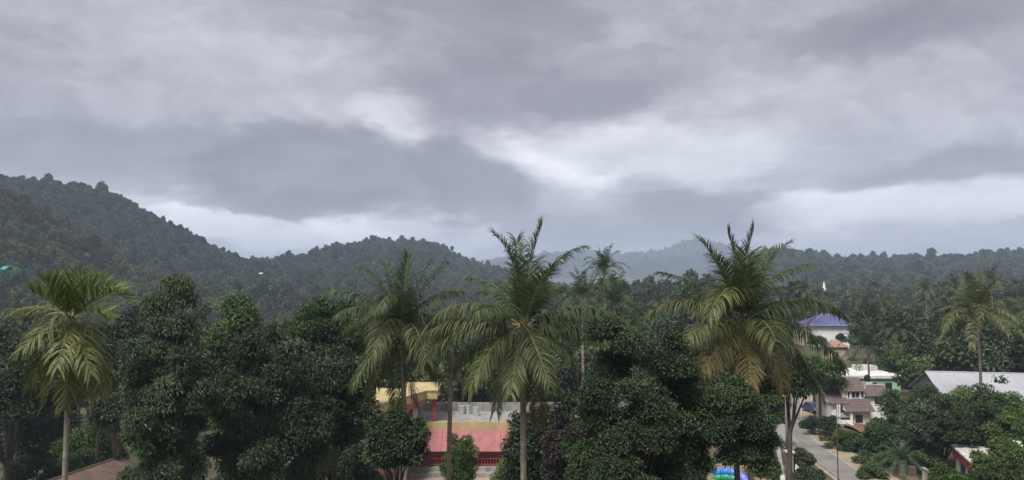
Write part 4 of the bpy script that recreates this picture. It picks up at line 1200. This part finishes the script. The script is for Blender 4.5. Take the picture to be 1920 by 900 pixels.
# ------------------------------------------------------------------ near trees, one by one
px_tree('tall grey green tree with drooping leaves right of the areca palm', 312, 556, 195, 42, 400, 'grey_leaf', 31, n=36000, L=0.23, Wd=0.075, K=95, crad=0.235, inner=0.45, droop=0.75, zmin=-1.0, lobes=0.3)
px_tree('broad grey green tree filling the left centre', 500, 592, 250, 46, 370, 'grey_leaf', 32, n=38000, L=0.24, Wd=0.085, K=105, crad=0.215, inner=0.45, droop=0.6, zmin=-1.0, lobes=0.3)
px_tree('tall leafy tree behind the broad grey green tree', 440, 545, 180, 62, 300, 'mid_leaf', 33, n=16000, L=0.32, Wd=0.15, K=60, crad=0.27, droop=0.3)
px_tree('round topped tree left of the spear tipped palm', 610, 528, 170, 66, 260, 'mid_leaf', 34, n=16000, L=0.32, Wd=0.15, K=60, crad=0.27, droop=0.3)
px_tree('dark glossy tree below the spear tipped palm', 632, 622, 190, 52, 260, 'dark_leaf', 35, n=26000, L=0.24, Wd=0.12, K=60, crad=0.27)
px_tree('dark round tree beyond the drooping grey green tree', 275, 552, 130, 84, 160, 'dark_leaf', 36, n=14000, L=0.34, Wd=0.16, K=50, crad=0.27)
px_tree('shady spreading tree behind the areca crown', 190, 600, 170, 74, 170, 'dark_leaf', 37, n=16000, L=0.32, Wd=0.15, K=50, crad=0.27, zmin=-0.3, fork=5.0)
px_tree('olive tree at the left edge behind the areca fronds', 40, 575, 190, 82, 230, 'wood_leaf', 38, n=15000, L=0.36, Wd=0.17, K=55, crad=0.27)
px_tree('black shaded tree low at the left edge', 20, 670, 190, 66, 170, 'dark_leaf', 39, n=16000, L=0.30, Wd=0.14, K=50, crad=0.27, zmin=-0.35, fork=4.0)
px_tree('bright shrubby tree seen between trunks below the areca palm', 175, 790, 150, 78, 140, 'bright_leaf', 40, n=9000, L=0.32, Wd=0.15, K=40, crad=0.3)
px_tree('shaded tree filling the left edge below the areca fronds', 70, 745, 190, 88, 200, 'dark_leaf', 148, n=11000, L=0.36, Wd=0.18, K=50, crad=0.27)
px_tree('forked small tree above the brown shed', 222, 730, 110, 68, 110, 'dark_leaf', 41, n=7000, L=0.28, Wd=0.13, K=26, crad=0.3, zmin=-0.1, fork=3.2, base_r=0.17)
px_tree('huge dark glossy leaved tree right of the centre palm', 1192, 603, 300, 30, 420, 'dark_leaf', 42, n=95000, L=0.105, Wd=0.055, K=120, crad=0.185, inner=0.6, lobes=0.22)
px_tree('dark glossy tree under the fronds of the olive palm', 1378, 688, 165, 29.5, 225, 'dark_leaf', 43, n=42000, L=0.10, Wd=0.052, K=55, crad=0.27, base_r=0.16)
px_tree('reddish leaved tree between the centre palm and the huge dark tree', 1068, 765, 130, 52, 170, 'red_leaf', 44, n=10000, L=0.24, Wd=0.12, K=40, crad=0.28)
px_tree('small dense dark tree in front of the pink building', 742, 758, 132, 37, 132, 'dark_leaf', 45, n=20000, L=0.15, Wd=0.08, K=48, crad=0.28, fork=9.0, zmin=-0.75, base_r=0.14)
px_tree('low dark tree leaning over the court left of the small dense tree', 655, 812, 120, 60, 110, 'dark_leaf', 46, n=9000, L=0.24, Wd=0.12, K=36, crad=0.3)
px_tree('light green tapering young tree beside the thin palm stem', 862, 800, 72, 62, 150, 'bright_leaf', 47, n=9000, L=0.20, Wd=0.06, K=44, crad=0.34, droop=-0.2, base_r=0.09, fork=0.6)
px_tree('dark tree behind the pale trunk of the centre palm', 1003, 745, 145, 56, 190, 'dark_leaf', 147, n=12000, L=0.24, Wd=0.12, K=44, crad=0.28)
px_tree('small light green tree at the foot of the centre palm', 960, 838, 90, 62, 110, 'bright_leaf', 48, n=6000, L=0.24, Wd=0.09, K=34, crad=0.3, base_r=0.1)
px_tree('forked bare trunked tree standing beside the lane', 1478, 662, 150, 60, 120, 'dark_leaf', 49, n=11000, L=0.26, Wd=0.13, K=34, crad=0.32, zmin=-0.25, fork=8.2, base_r=0.27, n_limbs=5)
px_tree('bright leaved tree behind the olive palm beside the garage', 1535, 660, 95, 108, 90, 'bright_leaf', 50, n=8000, L=0.36, Wd=0.2, K=34, crad=0.3)
px_tree('green tree beside the grey apron behind the dark glossy tree', 1432, 715, 110, 92, 110, 'mid_leaf', 51, n=9000, L=0.34, Wd=0.16, K=36, crad=0.3)
right_trees = [  # label, cx, top, width, depth, crown px, leaf
    ('leafy tree hiding the right wall of the tiled house', 1702, 712, 150, 92, 160, 'mid_leaf'),
    ('bushy tree in front of the left end of the long shed', 1765, 716, 140, 82, 180, 'mid_leaf'),
    ('bushy tree in front of the middle of the long shed', 1855, 706, 160, 78, 185, 'mid_leaf'),
    ('bushy tree at the foot of the shed palm', 1812, 724, 130, 81, 115, 'green_hill_leaf'),
    ('yellow green tree at the right edge below the long shed', 1922, 742, 140, 74, 160, 'bright_leaf'),
    ('dark round tree between the cycad and the tiled house', 1655, 768, 90, 88, 115, 'mid_leaf'),
    ('shaded tree above the red banded house', 1790, 765, 150, 78, 78, 'wood_leaf'),
    ('pale leafed tree left of the long shed end', 1735, 745, 100, 80, 115, 'grey_leaf'),
    ('light green tree low at the right edge', 1900, 820, 150, 64, 120, 'bright_leaf'),
    ('spreading green bushy tree at bottom right before the red banded house', 1888, 862, 130, 60, 90, 'mid_leaf'),
    ('small green tree beside the low stained wall', 1800, 888, 80, 62, 60, 'bright_leaf')]
for k, (lb, cx, top, w_, d, cp_, lf) in enumerate(right_trees):
    px_tree(lb, cx, top, w_, d, cp_, lf, 60 + k, n=11000, L=0.27, Wd=0.12, K=70, crad=0.21, inner=0.6, droop=0.25, zmin=-0.5, flat=0.62, base_r=0.18, lobes=0.15)
bushes = [
    ('round dark bush before the wall of the blue roofed hall', 1577, 624, 26, 205, 24, 'dark_leaf'), ('bush at the foot of the annexe of the blue roofed hall', 1530, 626, 46, 190, 30, 'wood_leaf'),
    ('dark round bush at the bend of the lane', 1537, 772, 70, 100, 46, 'dark_leaf'), ('bright green bush below the tiled house porch', 1572, 798, 80, 92, 56, 'bright_leaf'),
    ('green bush below the window of the tiled house', 1612, 808, 70, 90, 56, 'mid_leaf'), ('yellow green weeds at the far bend of the lane', 1511, 786, 30, 104, 18, 'bright_leaf'),
    ('bush on the sandy shoulder right of the lane', 1640, 830, 80, 84, 60, 'mid_leaf'), ('ragged bush left of the cycad beside the shoulder', 1632, 862, 60, 78, 50, 'mid_leaf'),
    ('leafy shrub beside the gate pillar', 1500, 838, 60, 80, 60, 'wood_leaf'), ('dry shrub at the foot of the forked tree', 1512, 872, 70, 72, 50, 'wood_leaf'),
    ('light green shrub at the inner side of the boundary wall', 1436, 842, 60, 72, 80, 'bright_leaf'), ('dark climbing bush over the boundary wall', 1418, 808, 70, 78, 90, 'dark_leaf'),
    ('dark shrub under the drooping grey green tree', 330, 842, 120, 58, 90, 'dark_leaf'), ('dark shrub under the broad grey green tree', 470, 835, 150, 58, 100, 'dark_leaf'), ('low dark shrub beside the court under the glossy tree', 570, 850, 110, 58, 80, 'dark_leaf'),
    ('green shrub behind the low stained wall', 1738, 836, 70, 79, 50, 'mid_leaf'), ('light shrub in front of the red band', 1772, 868, 70, 66, 60, 'bright_leaf'), ('green shrub at the bottom edge right of the low wall', 1835, 882, 80, 62, 60, 'mid_leaf'),
    ('shrub row below the low shed on the left', 150, 840, 90, 74, 60, 'mid_leaf'), ('dark shrub right of the areca stem', 60, 850, 130, 70, 80, 'wood_leaf'),
    ('green shrub at the bottom edge below the small dense tree', 690, 868, 90, 62, 60, 'mid_leaf'), ('bush at the right bottom corner', 1880, 880, 120, 60, 70, 'bright_leaf'),
    ('bush at the foot of the huge dark glossy tree', 1060, 850, 120, 56, 110, 'dark_leaf'), ('bush in the yard left of the inflatable arch', 1280, 858, 110, 62, 90, 'dark_leaf')]
for k, (lb, cx, top, w_, d, cp_, lf) in enumerate(bushes):
    p = W(cx, top, d)
    px_tree(lb, cx, top, w_, d, cp_, lf, 90 + k, n=4500, L=0.22, Wd=0.10, K=30, crad=0.3, name='bush', cat='bush', base_r=0.06, zmin=-0.5, n_limbs=10, fork=0.2)

# cycad by the lane
cy = G(1682, 885)
cyc = empty('cycad', (cy.x, cy.y - 1, 0)); tag(cyc, 'blue green cycad rosette beside the sandy shoulder', 'cycad')
r = np.random.default_rng(77)
palm_trunk(cyc, (0, 0, -0.1), (0, 0, 1.3), 0.3, 0.26, M['palm_bark'], bend=0)
for q in range(34):
    az = q * 2.399
    el = math.radians(np.interp(q, [0, 33], [70, -12]))
    le = 2.9 * r.uniform(0.85, 1.1)
    dh = np.array([math.cos(az), math.sin(az), 0])
    tip = dh * le * math.cos(el) + np.array([0, 0, 1.35 + le * (math.sin(el) - 0.33 * math.cos(el))])
    mid = dh * le * 0.5 * math.cos(el) + np.array([0, 0, 1.35 + le * 0.5 * math.sin(el) + 0.22])
    (Lv, Lf, va), (Rv, Rf) = frond_mesh(through((0, 0, 1.3), mid, tip, 9), 42, 0.42, 0.05, 0.25, r, seg=2, fwd=0.6)
    f = link('frond', np_mesh('frond', Lv, [Lf], va), M['cycad_leaf'], cyc)

# ------------------------------------------------------------------ palms further off: shared crowns
far_crowns = [np_mesh('palm_crown', *(lambda a: (a[0], [a[1]], a[2]))(palm_crown_np(np.random.default_rng(200 + k), n_frond=(22, 26, 19, 24)[k]))) for k in range(4)]
far_mats = [M['palm_green'], M['palm_olive'], M['palm_green'], M['palm_olive']]
for me_, m_ in zip(far_crowns, far_mats): me_.materials.append(m_)
tv, tf = tube_np(bez((0, 0, 0), (0.35, 0, 0.5), (0, 0, 1), 9), np.linspace(1.3, 0.8, 9), 7)
unit_trunk = None


def far_palm(label, px, py, w_px, d, var, group=None, lean=0.0):
    c = W(px, py, d)
    z0 = terrain(c.x, d)
    if c.z - z0 < 4: c.z = z0 + 5.0
    t = empty('coconut_palm', (c.x, d, z0 - 0.3)); tag(t, label, 'palm tree', group)
    h = c.z - z0 + 0.3
    o = link('crown', far_crowns[var % 4], None, t)
    s = w_px * d / F / 7.0
    o.location = (lean, 0, h); o.scale = (s, s, s); o.rotation_euler = (0, 0, px * 0.7)
    P = bez((0, 0, 0), (lean * 0.2 + 0.3, 0, h * 0.55), (lean, 0, h), 10)
    V_, F_ = tube_np(P, np.linspace(0.2, 0.12, 10), 7)
    link('trunk', np_mesh('trunk', V_, [F_], smooth=True), M['palm_bark'], t)
    return t


LAND_R = [(1180, 'beyond the centre palm'), (1300, 'left of the olive palm crown'), (1460, 'behind the olive palm crown'), (1540, 'around the slim white spire'), (1650, 'near the blue roofed hall'), (1760, 'between the hall and the long shed'), (1850, 'left of the shed palm'), (5000, 'right of the shed palm')]
LAND_L = [(130, 'left of the areca palm'), (250, 'right of the areca palm'), (420, 'above the drooping grey green tree'), (600, 'above the broad grey green tree'), (5000, 'left of the spear tipped palm')]
SHAPE = ('round crowned', 'broad green', 'dark tall', 'wide crowned', 'tall olive', 'low light green', 'narrow grey green')


def where(x, y):
    px = 960 + x / y * F
    for lim, t in (LAND_L if px < 760 else LAND_R):
        if px < lim: return t


named_palms = [
    ('lone coconut palm standing against the blue mountains', 1132, 508, 104, 112, 0), ('dark coconut palm below left of the lone palm', 1090, 555, 110, 80, 2),
    ('bright green young palm below the lone palm', 1152, 572, 125, 74, 0), ('single coconut palm towering over the long shed', 1832, 592, 175, 83, 1),
    ('dark coconut palm rising behind the tiled house roof', 1626, 652, 112, 121, 2), ('tall coconut palm right of the blue roofed hall', 1624, 596, 85, 178, 1),
    ('yellow green coconut palm right of the hall among dark trees', 1684, 620, 85, 152, 3), ('coconut palm on the rise left of the shed palm crown', 1788, 542, 62, 185, 0),
    ('small coconut palm high on the rise above the dark wood', 1735, 545, 52, 205, 1), ('coconut palm crown on the rise at the right above the shed palm', 1858, 524, 62, 180, 2),
    ('coconut palm half hidden behind the right part of the shed palm', 1895, 600, 90, 130, 1), ('coconut palm frond tuft at the left foot of the olive palm', 1185, 612, 90, 70, 2),
    ('slender coconut palm behind the olive palm at the right', 1508, 545, 55, 230, 0), ('coconut palm left of the spire on the dark rise', 1530, 556, 50, 240, 3)]
for lb, px, py, w_, d, v in named_palms:
    far_palm(lb, px, py, w_, d, v)
r = np.random.default_rng(301)
cnt = 0
while cnt < 46:
    px = r.uniform(1190, 1930); d = r.uniform(165, 330)
    p = W(px, 560, d); z = terrain(p.x, d)
    h = r.uniform(9, 15)
    py = 530 - (z + h - CAMZ) / d * F
    if 1490 < px < 1612 and d < 250: continue
    far_palm(('green', 'olive', 'thin crowned green', 'full crowned olive')[cnt % 4] + ' coconut palm on the right rise ' + where(p.x, d), px, py, 6.5 * F / d, d, cnt, 'coconut palms scattered over the right rise', lean=r.normal(0, 0.5))
    cnt += 1
cnt = 0
while cnt < 10:
    px = r.uniform(-20, 640); d = r.uniform(110, 190)
    p = W(px, 560, d); z = terrain(p.x, d); h = r.uniform(10, 15)
    py = 530 - (z + h - CAMZ) / d * F
    far_palm(('green', 'olive', 'thin crowned green', 'full crowned olive')[cnt % 4] + ' coconut palm at the left hill foot ' + where(p.x, d), px, py, 6.5 * F / d, d, cnt, 'coconut palms below the left hill'); cnt += 1

# ------------------------------------------------------------------ wood behind the houses: individual trees that share meshes
wood_templates = []
for k in range(7):
    rr = np.random.default_rng(400 + k)
    hgt = (11, 9, 13, 10, 12, 8.5, 14)[k]
    rx = (4.2, 4.6, 3.6, 5.0, 3.4, 4.0, 3.0)[k]
    rz = hgt * (0.36, 0.38, 0.36, 0.3, 0.42, 0.42, 0.44)[k]
    cl = ellipsoid_clumps(rr, (34, 38, 30, 40, 34, 34, 28)[k], rx, rx, rz, hgt - rz, 1.25, 0.4, -0.7, 0.2)
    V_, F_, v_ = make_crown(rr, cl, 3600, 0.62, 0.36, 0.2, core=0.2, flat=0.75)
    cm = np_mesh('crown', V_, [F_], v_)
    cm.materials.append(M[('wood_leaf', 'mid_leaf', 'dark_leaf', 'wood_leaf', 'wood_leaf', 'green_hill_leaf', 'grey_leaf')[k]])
    V_, F_ = limb_tubes(rr, 0.22, max(hgt - 2 * rz, 2.0), cl, 10, sides=5)
    tm = np_mesh('trunk', V_, [F_], smooth=True); tm.materials.append(M['pale_bark' if k % 3 == 0 else 'bark'])
    wood_templates.append((cm, tm))


def wood_tree(label, x, y, s, k, group, sz=1.0):
    label = SHAPE[k % 7] + ' tree ' + label + ' ' + where(x, y)
    z = terrain(x, y)
    t = empty('tree', (x, y, z - 0.15), (x * 1.7 + y) % 6.28); tag(t, label, 'tree', group)
    cm, tm = wood_templates[k % 7]
    link('crown', cm, None, t); link('trunk', tm, None, t)
    t.scale = (s, s, s * sz)
    return t


def keep_out(x, y):
    # road, houses and sheds stay free
    if y < 155:
        rx_ = np.interp(y, road_r[:, 1], road_r[:, 0])
        if rx_ - 9 < x < rx_ + 20 and y < 142: return True
        if 55 < x and y < 108: return True
    if 88 < x < 118 and 222 < y < 252: return True
    if b0.x - 6 < x < b1.x + 6 and 150 < y < 250 and abs(x / y - b0.x / d_) < 0.05: return True
    if 0.355 < x / y < 0.474 and y < 250: return True
    if -30 < x < 22 and y < 96: return True
    return False


r = np.random.default_rng(302)
placed = []
def scatter(n, x_over_y, y0, y1, gap, label, group, smin=0.8, smax=1.25):
    c = 0; tries = 0
    while c < n and tries < n * 60:
        tries += 1
        y = math.sqrt(r.uniform(y0 * y0, y1 * y1)); a = r.uniform(*x_over_y)
        x = a * y
        if keep_out(x, y): continue
        if any((x - q[0]) ** 2 + (y - q[1]) ** 2 < gap * gap for q in placed): continue
        placed.append((x, y))
        wood_tree(label, x, y, r.uniform(smin, smax), int(r.integers(0, 7)), group, r.uniform(0.9, 1.2)); c += 1
scatter(70, (0.50, 0.74), 108, 165, 6.0, 'behind the long shed', 'trees of the wood behind the long shed', 0.85, 1.25)
scatter(110, (0.10, 0.72), 165, 250, 6.5, 'on the right rise', 'trees of the wood on the right rise')
scatter(75, (-0.16, 0.40), 97, 175, 5.2, 'in the valley wood', 'trees of the valley wood behind the palms', 0.7, 1.0)
scatter(60, (-0.74, -0.2), 92, 190, 7.0, 'at the left hill foot', 'trees at the foot of the left hill', 0.8, 1.12)

# ------------------------------------------------------------------ woods on the hills: far off, one mass each
hill_col = bpy.data.collections.new('hill_tree_kinds')
green_col = bpy.data.collections.new('green_hill_tree_kinds')
bark_slot = M['pale_bark']
for col_, leafm in ((hill_col, M['hill_leaf']), (green_col, M['green_hill_leaf'])):
    for k in range(7):
        rr = np.random.default_rng(500 + k)
        hgt = (9, 10, 8, 11, 9.5, 11.5, 9)[k]
        rx = (4.2, 3.6, 4.6, 3.4, 4.0, 2.6, 5.0)[k]
        rz = hgt * (0.42, 0.4, 0.42, 0.32, 0.4, 0.24, 0.36)[k]
        cl = ellipsoid_clumps(rr, (18, 20, 19, 15, 19, 12, 22)[k], rx, rx, rz, hgt - rz, 1.15, 0.3, -0.6, 0.35)
        V_, F_, v_ = make_crown(rr, cl, 760, 0.95, 0.6, 0.15, core=0.25, flat=0.75)
        tvv, tff = tube_np([(0, 0, -1), (0.1, 0, hgt * 0.4), (0, 0, hgt - rz)], [0.25, 0.2, 0.12], 5)
        mi = np.concatenate([np.zeros(len(F_)), np.ones(len(tff))])
        me_ = np_mesh('hill_tree', np.concatenate([V_, tvv]), [F_, tff + len(V_)], np.concatenate([v_, np.zeros(len(tvv))]), mi)
        me_.materials.append(leafm); me_.materials.append(bark_slot)
        ob_ = bpy.data.objects.new('hill_tree', me_)
        col_.objects.link(ob_)


def forest(name, label, pts, scl, col_):
    n = len(pts)
    me = bpy.data.meshes.new(name)
    me.vertices.add(n); me.vertices.foreach_set('co', np.asarray(pts, np.float32).ravel())
    rr = np.random.default_rng(n)
    a = me.attributes.new('pick', 'INT', 'POINT'); a.data.foreach_set('value', rr.integers(0, 7, n).astype(np.int32))
    a = me.attributes.new('rot', 'FLOAT_VECTOR', 'POINT'); rv = np.zeros((n, 3), np.float32); rv[:, 2] = rr.uniform(0, 6.28, n); a.data.foreach_set('vector', rv.ravel())
    a = me.attributes.new('scl', 'FLOAT_VECTOR', 'POINT'); s3 = np.repeat(np.asarray(scl, np.float32)[:, None], 3, 1); s3[:, 2] *= rr.uniform(0.85, 1.3, n); a.data.foreach_set('vector', s3.ravel())
    me.update()
    o = link(name, me); tag(o, label, 'wood', kind='stuff')
    ng = bpy.data.node_groups.new(name, 'GeometryNodeTree')
    ng.interface.new_socket('Geometry', in_out='INPUT', socket_type='NodeSocketGeometry')
    ng.interface.new_socket('Geometry', in_out='OUTPUT', socket_type='NodeSocketGeometry')
    N, Lk = ng.nodes.new, ng.links.new
    gi, go_ = N('NodeGroupInput'), N('NodeGroupOutput')
    ci = N('GeometryNodeCollectionInfo'); ci.inputs['Collection'].default_value = col_
    ci.inputs['Separate Children'].default_value = True; ci.inputs['Reset Children'].default_value = True
    ip = N('GeometryNodeInstanceOnPoints'); ip.inputs['Pick Instance'].default_value = True
    def at(nm, ty):
        q = N('GeometryNodeInputNamedAttribute'); q.data_type = ty; q.inputs['Name'].default_value = nm
        return q.outputs['Attribute']
    er = N('FunctionNodeEulerToRotation')
    Lk(at('rot', 'FLOAT_VECTOR'), er.inputs[0])
    Lk(gi.outputs[0], ip.inputs['Points']); Lk(ci.outputs[0], ip.inputs['Instance'])
    Lk(at('pick', 'INT'), ip.inputs['Instance Index']); Lk(er.outputs[0], ip.inputs['Rotation'])
    Lk(at('scl', 'FLOAT_VECTOR'), ip.inputs['Scale']); Lk(ip.outputs[0], go_.inputs[0])
    md = o.modifiers.new('scatter', 'NODES'); md.node_group = ng
    return o


def hill_points(hl, y0, y1, a0, a1, n, seed, others=(), skip=None):
    rr = np.random.default_rng(seed)
    y = np.sqrt(rr.uniform(y0 * y0, y1 * y1, n)); x = rr.uniform(a0, a1, n) * y
    z = hl.h(x, y)
    ok = z > -0.5
    for q in others:
        zz = np.where((y >= q.base) & (y <= q.back), q.h(x, y), -99)
        ok &= z >= zz
    for hx_, hy_, hw_ in HOUSES:
        ok &= ~((np.abs(x - hx_ * y / hy_) < hw_ * 0.5 + 2.5) & (y > hy_ - 38) & (y < hy_ + 5))
    s = rr.uniform(0.7, 1.25, n) * np.where(rr.uniform(size=n) < 0.08, 1.35, 1.0)
    P = np.stack([x, y, z - 0.3], 1)
    return P[ok], s[ok]


P, s = hill_points(hill_spur, 215, 445, -0.78, -0.22, 5200, 1, [hill_left])
forest('hillside_wood', 'green wood covering the nearer spur at the left', P, s * 0.70, green_col)
P, s = hill_points(hill_left, 335, 690, -0.80, -0.10, 13500, 2, [hill_spur, hill_mid])
forest('hillside_wood', 'dark wood covering the tall left hill', P, s * 0.76, hill_col)
P, s = hill_points(hill_mid, 430, 1000, -0.60, 0.16, 19000, 3, [hill_left, hill_spur])
forest('hillside_wood', 'bluish wood covering the rounded middle hill', P, s * 0.78, hill_col)
P, s = hill_points(hill_right, 450, 1050, 0.16, 0.80, 15000, 4, [rise_right])
s = s * np.where(P[:, 1] > 930, 1.25, 1.0)
forest('hillside_wood', 'hazy wood covering the long right ridge', P, s, hill_col)
P, s = hill_points(rise_right, 240, 400, 0.02, 0.80, 3600, 5, [])
keep = np.array([not keep_out(q[0], q[1]) for q in P]); P, s = P[keep], s[keep]
forest('hillside_wood', 'dense wood on top of the right rise', P, s * 0.9, hill_col)
rr = np.random.default_rng(6)
y = np.sqrt(rr.uniform(100 ** 2, 430 ** 2, 5200)); x = rr.uniform(-0.78, 0.75, 5200) * y
P = np.array([(a, b, terrain(a, b) - 0.3) for a, b in zip(x, y) if not keep_out(a, b) and not (33 < a < 75 and b < 150)])
forest('undergrowth', 'low undergrowth between the trees of the valley', P, rr.uniform(0.28, 0.5, len(P)), green_col)
# fringe of trees along the far mountain crest
rr = np.random.default_rng(8)
y = rr.uniform(2800, 3800, 9000); x = rr.uniform(-0.05, 0.45, 9000) * y
P = np.stack([x, y, far_range.h(x, y) - 1], 1)
forest('hillside_wood', 'forest cover of the blue mountain range', P, rr.uniform(1.5, 3.0, 9000), hill_col)

# ------------------------------------------------------------------ haze
hzm, N, Lk = new_mat('haze')
out = N('ShaderNodeOutputMaterial'); pv = N('ShaderNodeVolumePrincipled')
pv.inputs['Color'].default_value = (0.68, 0.785, 1.0, 1)
pv.inputs['Density'].default_value = 0.00028
pv.inputs['Anisotropy'].default_value = 0.1
Lk(pv.outputs[0], out.inputs['Volume'])
tag(MB().box(-7000, 7000, -500, 7400, -12, 330).build('haze', hzm), 'thin blue grey haze between the hills', 'haze', kind='stuff')
